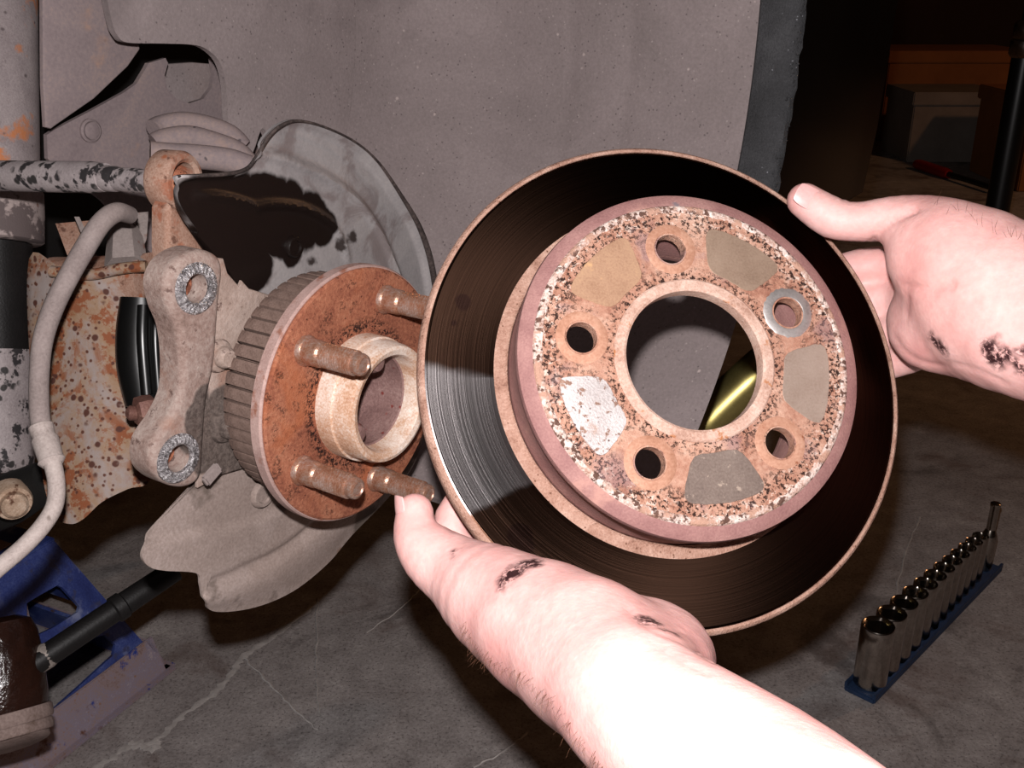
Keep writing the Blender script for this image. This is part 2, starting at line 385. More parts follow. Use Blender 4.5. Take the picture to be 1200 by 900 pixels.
# ------------------------------------------------------------------ the setting
def quad_floor():
    return np.array([(-4, -2, 0), (6, -2, 0), (6, 7, 0), (-4, 7, 0)], float), [[0, 1, 2, 3]]
FL = tag(obj('floor', quad_floor(), M['floor'], smooth=0, origin=(0, 1, 0)), 'worn grey concrete garage floor with oil stains', None, None, 'structure')
tag(obj('wall_back', box((1, 5.6, 1.4), 10, .1, 2.8), M['wallm'], smooth=0), 'dim brown garage wall behind the boxes', None, None, 'structure')
def ribbon(pix, wd, name):
    pts = [on_floor(x, y, .0) for x, y in pix]; Q = cat(pts, 8); V = []; rng = random.Random(len(pix))
    for i, q in enumerate(Q):
        t = unit(Q[min(i + 1, len(Q) - 1)] - Q[max(0, i - 1)]); nn = np.cross(t, (0, 0, 1)); j = nn * rng.uniform(-.0015, .0015)
        w0 = wd * rng.uniform(.45, 1.3)
        V += [q + j + nn * w0 + (0, 0, .0002), q + j + (0, 0, .0009), q + j - nn * w0 + (0, 0, .0002)]
    Fs = []
    for i in range(len(Q) - 1): Fs += [[3 * i, 3 * i + 1, 3 * i + 4, 3 * i + 3], [3 * i + 1, 3 * i + 2, 3 * i + 5, 3 * i + 4]]
    return obj(name, (V, Fs), M['crack'], FL)
ribbon([(105, 905), (132, 888), (150, 876), (182, 868), (215, 838), (248, 815), (270, 792), (285, 770), (320, 747), (352, 722), (372, 706)], .0040, 'crack_filler')
ribbon([(150, 872), (165, 872), (178, 878), (186, 868)], .005, 'crack_filler')
ribbon([(285, 770), (310, 795), (335, 820), (372, 856)], .0014, 'crack_filler')
ribbon([(372, 700), (371, 760), (372, 800), (376, 850)], .0010, 'crack_filler')
ribbon([(430, 742), (470, 712), (492, 690)], .0010, 'crack_filler')
ribbon([(555, 900), (590, 880), (618, 858)], .0012, 'crack_filler')
ribbon([(1050, 700), (1060, 650), (1078, 606)], .0012, 'crack_filler')

# ------------------------------------------------------------------ the car: wheel well, seal, fender
CARROOT = thing('car', 'dusty wheel well and black fender of a jacked-up car', 'car', car(-.1, .2, -.25))
RL, ZC, AI, RB = .395, .20, -.24, .11
def ring_pt(a, r, th): return car(a, r * math.cos(th), ZC + r * math.sin(th))
T0, T1 = math.radians(-66), math.radians(75)
prof = [(.101, RL), (.06, RL), (.02, RL), (-.02, RL), (-.028, RL), (-.034, RL + .0014), (-.040, RL + .0014), (-.046, RL), (-.08, RL), (-.086, RL), (-.091, RL + .0012), (-.097, RL)]
for i in range(1, 13):
    an = math.pi / 2 * i / 12; prof.append((-.13 - RB * math.sin(an), RL - RB + RB * math.cos(an)))
def swept(prof, t0, t1, n, off=0.):
    V = []; k = len(prof)
    for i in range(n + 1):
        th = t0 + (t1 - t0) * i / n
        V += [ring_pt(a, r, th) for a, r in prof]
    Fs = [[i * k + q, (i + 1) * k + q, (i + 1) * k + q + 1, i * k + q + 1] for i in range(n) for q in range(k - 1)]
    return V, Fs
solid = prof + [(a - .004, r + .006) for a, r in prof[::-1]]
V, Fs = swept(solid, T0, T1, 60); k = len(solid)
Fs += [[i * k + k - 1, (i + 1) * k + k - 1, (i + 1) * k, i * k] for i in range(60)]
Fs += [list(range(k)), [60 * k + q for q in range(k)][::-1]]
obj('fender_liner', (V, Fs), M['liner'], CARROOT)
# inner wall of the liner, with its curved cut-out edge on the side of the strut
edge = [(112, -70), (122, -20), (131, 25), (138, 42), (150, 50), (190, 51), (230, 53), (248, 62), (259, 76), (265, 100), (267, 135), (271, 163), (281, 181), (292, 186), (299, 172), (308, 150), (318, 175), (330, 230), (345, 330), (355, 430)]
lo = [lz(x, y, AI) for x, y in edge]; lo = [tuple(q) for q in cat(lo, 4)]
R2 = RL - RB
arc = [(R2 * math.cos(t), ZC + R2 * math.sin(t)) for t in np.linspace(math.radians(-66), T1, 40)]
v, f = plate(lo + arc, [], .006, 0)
obj('liner_panel', ([car(AI + q[2], q[0], q[1]) for q in v], f), M['liner'], CARROOT)
# panels behind the cut-out
p1 = [(50, -60), (135, -60), (138, 30), (150, 47), (163, 51), (164, 58), (150, 78), (110, 116), (64, 148), (60, 151), (54, 149), (51, 100)]
tri = obj('gusset_panel', car_plate(p1, -.275, .004, bev=.001, smooth_n=1), M['liner_tan'], CARROOT)
p2 = [(55, 158), (64, 152), (108, 129), (146, 108), (160, 98), (171, 80), (174, 74), (194, 68), (197, 74), (193, 88), (196, 104), (207, 116), (222, 121), (238, 116), (248, 103), (251, 86), (248, 68), (262, 74), (285, 90), (340, 100), (340, 190), (330, 330), (180, 300), (120, 235), (60, 190), (56, 186)]
v, f = plate([lz(x, y, -.30) for x, y in p2], [], .004, 0)
obj('tower_panel', ([car(-.30 + q[2], q[0], q[1]) for q in v], f), M['liner_tan'], CARROOT)
obj('tower_plate', car_plate([(180, 80), (196, 75), (225, 73), (262, 76), (262, 135), (180, 135)], -.335, .004, bev=.001, smooth_n=1), M['liner'], CARROOT)
obj('plug', xf(cap_lathe([(.0085, 0), (.0085, .002), (.007, .003), (.0062, .0022), (.0062, .0035), (.0045, .0042)], 24), frame(A), car(-.30, *lz(105, 153, -.30))), M['liner_tan'], CARROOT)
# rounded spring-seat ridges under the hole
def arc_tube(pix, D0, D1, r, name, m, flat=1.):
    n = len(pix); return obj(name, tube([P(x, y, D0 + (D1 - D0) * i / (n - 1)) for i, (x, y) in enumerate(pix)], r, 16, 6, flat), m, CARROOT)
arc_tube([(180, 152), (190, 147), (215, 143), (245, 148), (270, 158), (284, 172)], .745, .77, .0075, 'spring_seat', M['liner_tan'])
arc_tube([(182, 170), (195, 164), (222, 161), (250, 168), (276, 178), (290, 192)], .735, .75, .0085, 'spring_seat', M['liner_tan'])
arc_tube([(176, 180), (200, 182), (235, 184), (268, 188), (292, 196)], .70, .72, .0085, 'spring_seat', M['liner_tan'])
obj('inner_blackout_panel', car_plate([(-420, -260), (420, -260), (420, 500), (-120, 500), (-420, 420)], -.46, .01, bev=0, smooth_n=1), M['black'], CARROOT)  # black body sheet added behind the gaps to shut out ambient light
# rubber seal along the arch lip, with a beaded ragged edge
sp = [(.072, RL - .0015), (.074, RL - .004), (.085, RL - .0052), (.097, RL - .0045), (.104, RL - .001), (.106, RL + .004), (.100, RL + .008), (.08, RL + .007)]
V, Fs = swept(sp, math.radians(-27), T1, 120); k = len(sp)
V = np.array(V); rng = np.random.RandomState(3)
V = V.reshape(121, k, 3); V[:, 3:6] += rng.uniform(-.0012, .0012, (121, 3, 1)) * A
Fs += [[i * k + k - 1, (i + 1) * k + k - 1, (i + 1) * k, i * k] for i in range(120)] + [list(range(k)), [120 * k + q for q in range(k)][::-1]]
sealo = obj('arch_seal', (V.reshape(-1, 3), Fs), M['seal'], CARROOT)
beads = []
for i in range(420):
    th = math.radians(-27) + (T1 - math.radians(-27)) * rng.rand(); a = .1035 + rng.uniform(-.002, .003); r = rng.uniform(.0005, .0013)
    c = ring_pt(a, RL + rng.uniform(-.003, .002), th)
    beads.append((np.array([(1, 0, 0), (-1, 0, 0), (0, 1, 0), (0, -1, 0), (0, 0, 1), (0, 0, -1)]) * r + c,
                  [[0, 2, 4], [2, 1, 4], [1, 3, 4], [3, 0, 4], [2, 0, 5], [1, 2, 5], [3, 1, 5], [0, 3, 5]]))
tag(obj('undercoat_grit', join(*beads), M['seal'], sealo, smooth=0), kind='stuff')
# black outer fender behind the arch
arcp = [(RL + .004) * np.array([math.cos(t), math.sin(t)]) + (0, ZC) for t in np.linspace(math.radians(-27), T1, 40)]
out2 = [tuple(q) for q in arcp] + [(.30, .66), (.66, .66), (.68, .2), (.665, .08), (.64, .02)]
v, f = plate(out2, [], .006, .002)
obj('fender', ([car(.104 + q[2], q[0], q[1]) for q in v], f), M['paint'], CARROOT)

# ------------------------------------------------------------------ dust shield (two lobes)
def lobe(pix, a, relief, n=6, nr=60, rin=.0545):
    out = cat([lz(x, y, a) for x, y in pix], n); V = []; m = len(out)
    for side, dz in ((0, 0), (1, -.0018)):
        for (l, z) in out:
            r1 = math.hypot(l, z); ph = math.atan2(z, l)
            ri = min(rin, r1 * .9)
            for i in range(nr + 1):
                r = ri + (r1 - ri) * i / nr
                V.append(car(a + relief(r, ph, r1) + dz, r * math.cos(ph), r * math.sin(ph)))
    k = nr + 1; N = m * k; Fs = []
    for s in (0, N):
        Fs += [[s + i * k + q, s + (i + 1) * k + q, s + (i + 1) * k + q + 1, s + i * k + q + 1] for i in range(m - 1) for q in range(nr)]
    Fs += [[i * k + nr, (i + 1) * k + nr, N + (i + 1) * k + nr, N + i * k + nr] for i in range(m - 1)]
    Fs += [[i * k, (i + 1) * k, N + (i + 1) * k, N + i * k] for i in range(m - 1)]
    for i in (0, m - 1): Fs += [[i * k + q, i * k + q + 1, N + i * k + q + 1, N + i * k + q] for q in range(nr)]
    return V, Fs
sst = lambda x, e0, e1: (lambda t: t * t * (3 - 2 * t))(min(1, max(0, (x - e0) / (e1 - e0))))
SA = -.0515
def itp(ph, tab):
    d = math.degrees(ph); xs = [q[0] for q in tab]; return float(np.interp(d, xs, [q[1] for q in tab]))
G1 = [(-30, .108), (16, .112), (28, .1112), (47, .1158), (66, .1215), (80, .127), (94, .137), (110, .15)]
G2 = [(40, .070), (54, .0852), (65, .0948), (80, .101), (100, .1084), (115, .1317)]
def rel_up(r, ph, r1):
    g1 = itp(ph, G1); g2 = itp(ph, G2); d = math.degrees(ph)
    h = -.0035 * sst(r, g1 - .002, g1 + .003) + .0022 * math.exp(-((r - g1 + .004) / .0022) ** 2)
    h += .0026 * math.exp(-((r - g2) / .0026) ** 2) * sst(d, 42, 55) * (1 - sst(d, 112, 118))
    h += .004 * sst(r, r1 - .005, r1) if r1 > .12 else 0
    return h
G3 = [(-155, .128), (-140, .1034), (-123, .0904), (-102, .081), (-80, .078)]
G4 = [(-140, .142), (-131.6, .131), (-116.6, .1164), (-102.6, .1094), (-89, .103), (-60, .100)]
def rel_lo(r, ph, r1):
    if math.degrees(ph) > 0: ph -= 2 * math.pi
    g3 = itp(ph, G3); g4 = itp(ph, G4)
    h = .0030 * sst(r, g3 - .003, g3 + .003) - .0025 * sst(r, g4 - .005, g4) + .0045 * sst(r, g4 - .001, g4 + .009) - .006 * sst(r, g4 + .012, r1 + .004) if r1 > g4 + .01 else .0030 * sst(r, g3 - .003, g3 + .003)
    return h
SH = thing('dust_shield', 'grey stamped steel dust shield with black oil stain behind the hub', 'dust shield', car(SA, 0, -.15))
shl = lambda px, py, a=SA: (np.array(car(a, *lz(px, py, a))) - np.array(car(SA, 0, -.15)))
b = NB('galvanized_dusty_steel')
f = b.noise(18, 8, .65, .5); g = b.noise(500, 3)
c = b.ramp(b.math('ADD', b.math('MULTIPLY', f, .75), b.math('MULTIPLY', g, .25)), [(.3, '7b7676'), (.48, '948f8f'), (.62, 'a39d9c'), (.78, 'b6b0ae')])
c = b.mix(b.math('MULTIPLY', b.step(b.noise(30, 6, .6, 1), .5, .66), .6), c, '6b5c5a')
oil = [(225, 232, .012), (248, 240, .019), (262, 262, .022), (285, 248, .020), (310, 242, .020), (335, 255, .020), (360, 258, .018), (378, 268, .012), (275, 285, .020), (290, 310, .018), (285, 328, .014), (255, 285, .018), (330, 270, .016), (340, 292, .009)]
mk = b.blobs([(shl(x, y), r) for x, y, r in oil], .0015, 45, .012)
mk2 = b.blobs([(shl(x, y), r) for x, y, r in [(366, 306, .0032), (398, 285, .005), (412, 278, .004), (386, 322, .0018)]], .0016, 160, .010)
c = b.mix(mk, c, '140d0b'); c = b.mix(mk2, c, '3a3230')
streak = b.noise(24, 4, .6)
M['shieldmetal'] = b.fin(c, b.math('SUBTRACT', .62, b.math('MULTIPLY', mk, .25)), b.math('SUBTRACT', .35, b.math('MULTIPLY', mk, .35)), b.bump(b.math('ADD', f, g), .25, .0005), .4)
M['shielddusty'] = grunge('brown_dusty_shield', [(.30, '75665f'), (.48, '8e7f78'), (.58, '9c8d87'), (.74, 'b09f98')], 14, .85, 0, [('62564f', 'n', 16, .54, .62), ('7d5c48', 'n', 30, .66, .74)], 600, .3, .0005)
up = [(300, 420), (276, 333), (252, 299), (232, 276), (215, 255), (204, 236), (200, 216), (203, 205), (228, 204), (262, 202), (284, 196), (297, 180), (309, 160), (324, 146), (344, 140), (375, 147), (412, 165), (440, 190), (466, 228), (486, 262), (499, 298), (506, 335), (512, 380), (512, 430), (505, 480)]
obj('upper_lobe', lobe(up, SA, rel_up), M['shieldmetal'], SH)
lw = [(262, 520), (240, 556), (212, 586), (180, 618), (165, 640), (163, 653), (172, 663), (190, 667), (226, 670), (231, 684), (236, 704), (254, 717), (300, 712), (345, 693), (385, 661), (414, 627), (455, 585), (486, 545), (500, 500)]
obj('lower_lobe', lobe(lw, SA - .002, rel_lo), M['shielddusty'], SH)
M['hem'] = grunge('grime_and_shade_hem', [(.34, '1c1716'), (.48, '332b29'), (.7, '5c504c')], 60, .8)  # grime on the right edge; painted shade of the rolled edge top left
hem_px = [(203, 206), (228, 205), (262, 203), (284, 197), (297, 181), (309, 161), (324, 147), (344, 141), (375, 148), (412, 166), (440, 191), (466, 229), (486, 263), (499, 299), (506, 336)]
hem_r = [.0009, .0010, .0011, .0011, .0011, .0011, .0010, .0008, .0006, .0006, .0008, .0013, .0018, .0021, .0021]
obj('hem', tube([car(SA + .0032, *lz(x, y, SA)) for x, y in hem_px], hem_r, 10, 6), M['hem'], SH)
for x, y, r in ((343, 289, .0050), (306, 579, .0065)):
    obj('dimple', xf(cap_lathe([(r * 1.3, -.001), (r * 1.25, .001), (r * 1.1, .0022), (r * .8, .0022), (r * .7, .001)], 24), frame(A), car(SA + .001, *lz(x, y, SA))), M['shieldmetal'] if y < 400 else M['shielddusty'], SH)
obj('tab', box(car(-.036, *lz(248, 556, -.036)), .012, .004, .007, np.stack([unit(L + .5 * Z), A, unit(Z - .5 * L)], 1), .0012), M['hose'], SH)

# ------------------------------------------------------------------ steering knuckle
def grimy(name, stops, pts, loc):
    b = NB(name); f = b.noise(30, 8, .65, .4); g = b.noise(420, 4, .75)
    c = b.ramp(b.math('ADD', b.math('MULTIPLY', f, .6), b.math('MULTIPLY', g, .4)), stops)
    c = b.mix(b.math('MULTIPLY', b.step(b.noise(26, 6, .6), .53, .66), .7), c, '86604f')
    c = b.mix(b.step(b.noise(150, 5, .7), .60, .68), c, '5e4a44')
    mk = b.blobs([(np.array(car(-.042, *lz(x, y, -.042))) - loc, r_) for x, y, r_ in pts], .0012, 60, .005)
    c = b.mix(b.math('MULTIPLY', mk, .9), c, b.ramp(g, [(.4, '3a322f'), (.6, '5a504b')]))
    return b.fin(c, .85, 0, b.bump(b.math('ADD', f, g), .6, .0010), .25)
KLOC = np.array(car(-.06, -.1, -.1))
GR = [(275, 505, .018), (290, 520, .016), (240, 470, .010), (232, 490, .011), (250, 500, .014), (270, 480, .014), (280, 520, .016), (245, 535, .013), (228, 515, .009), (262, 545, .012), (290, 545, .012)]
M['castk'] = grimy('grimy_cast_iron', [(.32, '66524a'), (.44, '857068'), (.56, '9b8b83'), (.74, 'b9aaa2')], GR, KLOC)
M['castgreyk'] = grimy('grimy_hub_carrier', [(.32, '78655c'), (.46, '938076'), (.58, 'a49289'), (.76, 'bcaa9f')], GR, KLOC)
KN = thing('steering_knuckle', 'dusty cast iron steering knuckle with two caliper bolt holes', 'knuckle', car(-.06, -.1, -.1))
KA = -.040
kn = [(208, 306), (199, 318), (194, 336), (199, 362), (209, 388), (213, 423), (211, 462), (198, 492), (180, 520), (178, 548), (190, 564), (208, 572), (226, 570), (238, 556), (241, 520), (245, 470), (254, 425), (257, 385), (260, 345), (263, 318), (258, 301), (240, 293), (222, 297)]
bh = [(230, 338), (209, 537)]
obj('caliper_bracket', car_plate(kn, KA, .017, [(230, 338, .0075), (209, 537, .0075)], 0.0045, 5, 5), M['castk'], KN, smooth=50)
for x, y in bh:
    prof_ = [(.0076, -.02), (.0076, .0012), (.0086, .0022), (.0108, .0022), (.0125, .0016), (.0135, .0004), (.0135, -.002)]
    v, f = lathe(prof_, 72); v = v.reshape(72, len(prof_), 3); v[::3, 3:5, 2] -= .0009
    obj('bolt_seat', xf((v.reshape(-1, 3), f), frame(A), car(KA, *lz(x, y, KA))), M['knurl'], KN, smooth=20)
    obj('bolt_core', xf(cap_lathe([(.0074, -.022), (.0074, -.012), (.006, -.0105)], 24), frame(A), car(KA, *lz(x, y, KA))), M['rust'], KN)
hp = [(236, 300), (262, 303), (267, 320), (281, 336), (284, 329), (292, 338), (330, 350), (345, 420), (340, 520), (300, 545), (262, 556), (232, 572), (228, 500), (232, 400)]
obj('hub_carrier', car_plate(hp, -.0475, .0022, bev=.0008, smooth_n=1), M['castgreyk'], KN)
obj('carrier_neck', along([(.052, 0), (.052, 1)], car(-.075, 0, 0), car(-.038, 0, 0), 48), M['castgrey'], KN)
for x, y in ((256, 417), (262, 500)):
    obj('carrier_bolt', xf(cap_lathe([(.0095, -.004), (.0095, .0), (.0085, .002), (.006, .003), (.0058, .007), (.0045, .009)], 24), frame(A), car(-.047, *lz(x, y, -.047))), M['castgreyk'], KN)
upr = [(196, 246), (204, 242), (210, 246), (220, 262), (240, 290), (262, 330), (262, 360), (205, 360), (197, 330)]
obj('upright', car_plate(upr, -.066, .012, bev=.003, smooth_n=2), M['rusttan'], KN)

# black greased pivot bolt seen through the casting and its brown nut
PB = thing('pivot_bolt', 'brown nut and bolt tip beside the knuckle', 'bolt', P(165, 482, .57))
obj('nut', along([(.0065, 0), (.0088, .1), (.0092, .5), (.0085, .9), (.006, 1)], P(182, 480, .572), P(158, 484, .565), 6), M['brownbolt'], PB, smooth=20)
obj('tip', along([(.0042, 0), (.0042, .7), (.0025, 1)], P(160, 484, .566), P(149, 484, .562), 16), M['brownbolt'], PB)
AX = thing('axle_boot', 'glossy black boot in the dark gap beside the knuckle', 'axle boot', P(168, 420, .60))
obj('boot', tube([P(166, 350, .60), P(164, 390, .60), P(165, 430, .60), P(170, 474, .60)], [.012, .0135, .0135, .011], 20, 6), M['gloss'], AX)
for x0, x1, r in ((168, 172, .0034), (183, 186, .0026)):
    obj('rib', tube([P(x0, 358, .588), P(x0 - 1, 400, .586), P(x1, 462, .588)], r, 12, 5), M['gloss'], AX)

# ------------------------------------------------------------------ wheel hub
Mh = np.eye(4); Mh[:3, :3] = np.stack([L, Z, A], 1)        # local x = L, y = Z, z = outwards
HU = thing('wheel_hub', 'orange rusted wheel hub with five bare studs and toothed ring', 'wheel hub', O, Mh.tolist())
RF = .0752
obj('flange', lathe([(.030, -.003), (.036, -.0008), (.040, -.0012), (.046, 0), (.066, 0), (.0725, -.0005), (.0738, -.0015), (.0738, -.003), (.030, -.003)], 120), M['rust'], HU, True, 30)
obj('flange_rim', lathe([(.072, -.0028), (RF - .0008, -.0022), (RF, -.0035), (RF, -.0095), (RF - .001, -.0105), (.03, -.0105), (.03, -.004), (.06, -.0031)], 120, True), M['rustpale'], HU, True, 30)
pil = obj('pilot', lathe([(.0365, -.002), (.0365, .008), (.0362, .0098), (.0352, .0105), (.0350, .0115), (.0345, .020), (.0335, .0228), (.0315, .0235), (.0285, .0225), (.0272, .020), (.0270, .010)], 96), M['collar'], HU, True, 30)
obj('bore_cup', lathe([(.0270, .0102), (.0262, .0095), (.0258, -.012), (.024, -.020), (.012, -.023), (.0001, -.023)], 64), M['bore'], HU, True, 30)
for an in (205, 100):
    t = math.radians(an); obj('lug_notch', xf(cap_lathe([(.0062, -.015), (.0062, .0165), (.0048, .0190), (.003, .0196)], 24), np.eye(3), (.0258 * math.cos(t), .0258 * math.sin(t), 0)), M['bore'], HU, True)
tr = obj('tone_ring', lathe([(.045, -.011), (.0618, -.011), (.0618, -.0395), (.045, -.0395)], 96, True), M['tone'], HU, True, 30)
NT_ = 52
tooth = None
tv = np.array([(-.0036, .0612, -.0125), (.0036, .0612, -.0125), (.0036, .0612, -.040), (-.0036, .0612, -.040), (-.0032, .0657, -.0125), (.0032, .0657, -.0125), (.0032, .0657, -.040), (-.0032, .0657, -.040),
               (0, .0662, -.0128), (0, .0662, -.0398)])
tf = [[0, 3, 2, 1], [0, 1, 5, 8, 4], [2, 3, 7, 9, 6], [1, 2, 6, 5], [3, 0, 4, 7], [4, 8, 9, 7], [8, 5, 6, 9]]
for i in range(NT_):
    if tooth is None: tooth = o = obj('tooth', (tv, tf), M['tone'], tr, True, 30)
    else: o = tooth.copy(); COL.objects.link(o); o.parent = tr
    o.rotation_euler = (0, 0, 2 * math.pi * i / NT_)
obj('bearing', lathe([(.0001, -.04), (.05, -.04), (.05, -.065), (.0001, -.065)], 48), M['castgrey'], HU, True)
# studs
sprof = [(.0086, -.001), (.0084, .0015), (.0074, .003), (.0072, .011), (.0066, .0125)]
zz = .0135
while zz < .0355: sprof += [(.0056, zz), (.0067, zz + .0006), (.0068, zz + .0009), (.0056, zz + .0015)]; zz += .0017
sprof += [(.0058, .0372), (.0060, .0385), (.0055, .0402), (.0040, .0408), (.0034, .0400)]
phi0 = 1.4307
# the fit frame: u = cross(camera up, n) ; express the stud angle in this hub's local frame
cu = np.array([0, ST, CT]); uu = unit(np.cross(cu, A)); vv = np.cross(A, uu)
stud0 = None
for i in range(5):
    an = phi0 + i * 2 * math.pi / 5; d = math.cos(an) * uu + math.sin(an) * vv
    if stud0 is None: stud0 = o = obj('stud', cap_lathe(sprof, 28), M['stud'], HU, True, 30)
    else: o = stud0.copy(); COL.objects.link(o); o.parent = HU
    o.location = (.05715 * float(d @ L), .05715 * float(d @ Z), 0)

# ------------------------------------------------------------------ brake rotor
RN = np.array([.2018, -.7864, .5838]); RN = unit(RN); RC = P(814.8, 421.2, .4952) - RN * .0352
ru = unit(np.cross(cu, RN)); rv = np.cross(RN, ru)
Mr = np.eye(4); Mr[:3, :3] = np.stack([ru, rv, RN], 1)
RO = thing('brake_rotor', 'used brake rotor with rusted hat and scored friction face held in two hands', 'brake rotor', RC, Mr.tolist())
HH = .0352
def rl(px, py, h=0.):     # pixel -> rotor-local point on the plane z = h
    p = on_plane(px, py, RC + RN * h, RN) - RC; return np.array([p @ ru, p @ rv, p @ RN])
RT = .0098
# friction face: concentric scored steel
b = NB('scored_friction_steel')
sep = b.n('ShaderNodeSeparateXYZ'); b.L(b.co, sep.inputs[0])
rad = b.math('SQRT', b.math('ADD', b.math('MULTIPLY', sep.outputs[0], sep.outputs[0]), b.math('MULTIPLY', sep.outputs[1], sep.outputs[1])))
cx = b.n('ShaderNodeCombineXYZ'); b.L(rad, cx.inputs[0])
ln1 = b.noise(900, 4, .7, 0, cx.outputs[0]); ln2 = b.noise(3000, 3, .7, 0, cx.outputs[0])
ang = b.math('ARCTAN2', sep.outputs[1], sep.outputs[0])
wob = b.math('MULTIPLY', b.math('SUBTRACT', b.noise(60, 4), .5), .06)
aw = b.math('ADD', ang, b.math('ADD', wob, b.math('MULTIPLY', b.math('SUBTRACT', rad, .11), 1.5)))
ang_of = lambda px, py: math.atan2(rl(px, py)[1], rl(px, py)[0])
a_hi = ang_of(535, 436); a_lo = ang_of(590, 582)
a_hi = a_hi if a_hi < 0 else a_hi - 2 * math.pi
# brighter, freshly scuffed sector
x_ = b.math('ADD', aw, 0.)
m1 = b.step(x_, a_lo - .02, a_lo + .02, 1, 0)
if ang_of(535, 436) > 0:
    m1 = b.math('MAXIMUM', m1, 0)
    m2 = b.step(x_, ang_of(535, 436) - .03, ang_of(535, 436) + .03); m1 = b.math('MAXIMUM', b.math('MULTIPLY', m1, 1), m2)
else:
    m1 = b.math('MULTIPLY', m1, b.step(x_, a_hi - .03, a_hi + .03))
col = b.mix(ln1, '1c130f', '432f25')
col = b.mix(m1, col, b.mix(ln1, '453f3e', '938e8e'))
spot = b.blobs([(rl(543, 355), .0042), (rl(532, 378), .0014), (rl(610, 628), .0062), (rl(617, 640), .004)], .0006, 120, .004)
col = b.mix(spot, col, '2a1c18')
b.b.inputs['Anisotropic'].default_value = .75
tg = b.n('ShaderNodeTangent'); tg.direction_type = 'RADIAL'; tg.axis = 'Z'; b.L(tg.outputs[0], b.b.inputs['Tangent'])
M['friction'] = b.fin(col, b.math('MULTIPLY_ADD', m1, .03, .31), 1.0, b.bump(b.math('ADD', b.math('MULTIPLY', ln1, .8), b.math('MULTIPLY', ln2, .5)), .22, .0004))
M['rimrust'] = grunge('orange_rotor_edge_rust', [(.32, '765345'), (.45, '9c7767'), (.57, 'b08d7d'), (.74, 'cdb0a0')], 90, .85, 0, [('6a4838', 'v', 330, .1, .24)], 900, .8, .0010)
M['hatwall'] = grunge('pinkish_red_rust', [(.28, '7b5453'), (.48, '936b67'), (.62, 'a37b75'), (.8, 'b8958c')], 40, .75, .1, [('b0857a', 'n', 24, .6, .72), ('6b6a72', 'n', 20, .68, .74)], 900, .45, .0006, .6, .4)
M['white'] = grunge('white_corroded_edge', [(.34, '8d6a5a'), (.44, 'b89c90'), (.55, 'd9c8bf'), (.7, 'f4ece7')], 150, .8, 0, [('5c4238', 'n', 300, .50, .58), ('b08a78', 'n', 110, .50, .60)], 900, .8, .0010)
# hat face: crusty rust, pitted near rim and bore
b = NB('crusty_hat_rust')
sep = b.n('ShaderNodeSeparateXYZ'); b.L(b.co, sep.inputs[0])
rad = b.math('SQRT', b.math('ADD', b.math('MULTIPLY', sep.outputs[0], sep.outputs[0]), b.math('MULTIPLY', sep.outputs[1], sep.outputs[1])))
f = b.noise(45, 8, .65, .5); g = b.noise(420, 5, .75)
c = b.ramp(b.math('ADD', b.math('MULTIPLY', f, .6), b.math('MULTIPLY', g, .4)), [(.32, '7a4b3c'), (.45, 'a87a66'), (.56, 'bd9480'), (.70, 'd4b5a3')])
pit = b.noise(520, 4, .75); zone = b.math('MAXIMUM', b.step(rad, .061, .071), b.step(rad, .0425, .049, 1, 0))
zone = b.math('MAXIMUM', zone, b.math('MULTIPLY', b.step(b.noise(55, 4), .48, .62), .6))
c = b.mix(b.math('MULTIPLY', b.step(b.noise(300, 4, .7), .54, .62), b.math('MULTIPLY', b.step(rad, .064, .074), .7)), c, 'e2d0c3')
pm = b.math('MULTIPLY', b.step(pit, .53, .60), zone)
c = b.mix(pm, c, '35211b')
c = b.mix(b.math('MULTIPLY', b.step(b.noise(30, 5, .6), .55, .66), .6), c, '8d6f70')
M['hatface'] = b.fin(c, .8, 0, b.bump(b.math('SUBTRACT', g, b.math('MULTIPLY', pm, 1.2)), .9, .0012), .3)
obj('friction_disc', lathe([(.0925, 0), (.100, 0), (.110, 0), (.120, 0), (.1258, 0), (.1262, -.0007), (.1270, -.0009), (.1272, -.0002)], 180), M['friction'], RO, True, 30)
obj('disc_edge', lathe([(.1270, -.001), (.1272, .0001), (.1286, .0002), (.1296, -.0006), (.1304, -.0018), (.1306, -.005), (.1302, -RT + .001), (.1290, -RT), (.07, -RT), (.068, -.003), (.075, -.002)], 180, True), M['rimrust'], RO, True, 40)
obj('inner_ring', lathe([(.0928, -.0012), (.0926, .0002), (.0915, .0004), (.0885, .0002), (.0868, .0006), (.0860, .0016), (.0850, -.001)], 160, True), M['rimrust'], RO, True, 40)
wall = [(.0855, .0000), (.0852, .0030), (.0848, .008), (.0848, .0225), (.0856, .0245), (.0872, .0265), (.0877, .0290), (.0872, .0315), (.0845, .0332), (.0802, .0342)]
obj('hat_wall', lathe(wall + [(.0800, .0290), (.0700, .0285), (.0685, .026), (.0680, -.0060), (.0690, -.0095), (.0800, -.0095)], 160, True), M['hatwall'], RO, True, 40)
v, f = lathe([(.0808, .0334), (.0801, .0348), (.0792, .0355), (.0780, .0356), (.0766, .0353), (.0758, .0344)], 220, True)
v = v.reshape(220, 6, 3); rg = np.random.RandomState(5); v[:, 2:5, 2] += rg.uniform(-.0003, .0003, (220, 3)); v[:, 4, 0:2] *= (1 + rg.uniform(-.010, .004, (220, 1)))
obj('hat_edge', (v.reshape(-1, 3), f), M['white'], RO, True, 60)
holes_px = [(783, 294), (924, 368), (913, 520), (760, 543), (681, 397)]
hc = [rl(x, y, HH)[:2] for x, y in holes_px]
ph = math.atan2(hc[0][1], hc[0][0]); angs = [1.7000 - i * 2 * math.pi / 5 for i in range(5)]
hc = [(.05715 * math.cos(t), .05715 * math.sin(t)) for t in angs]
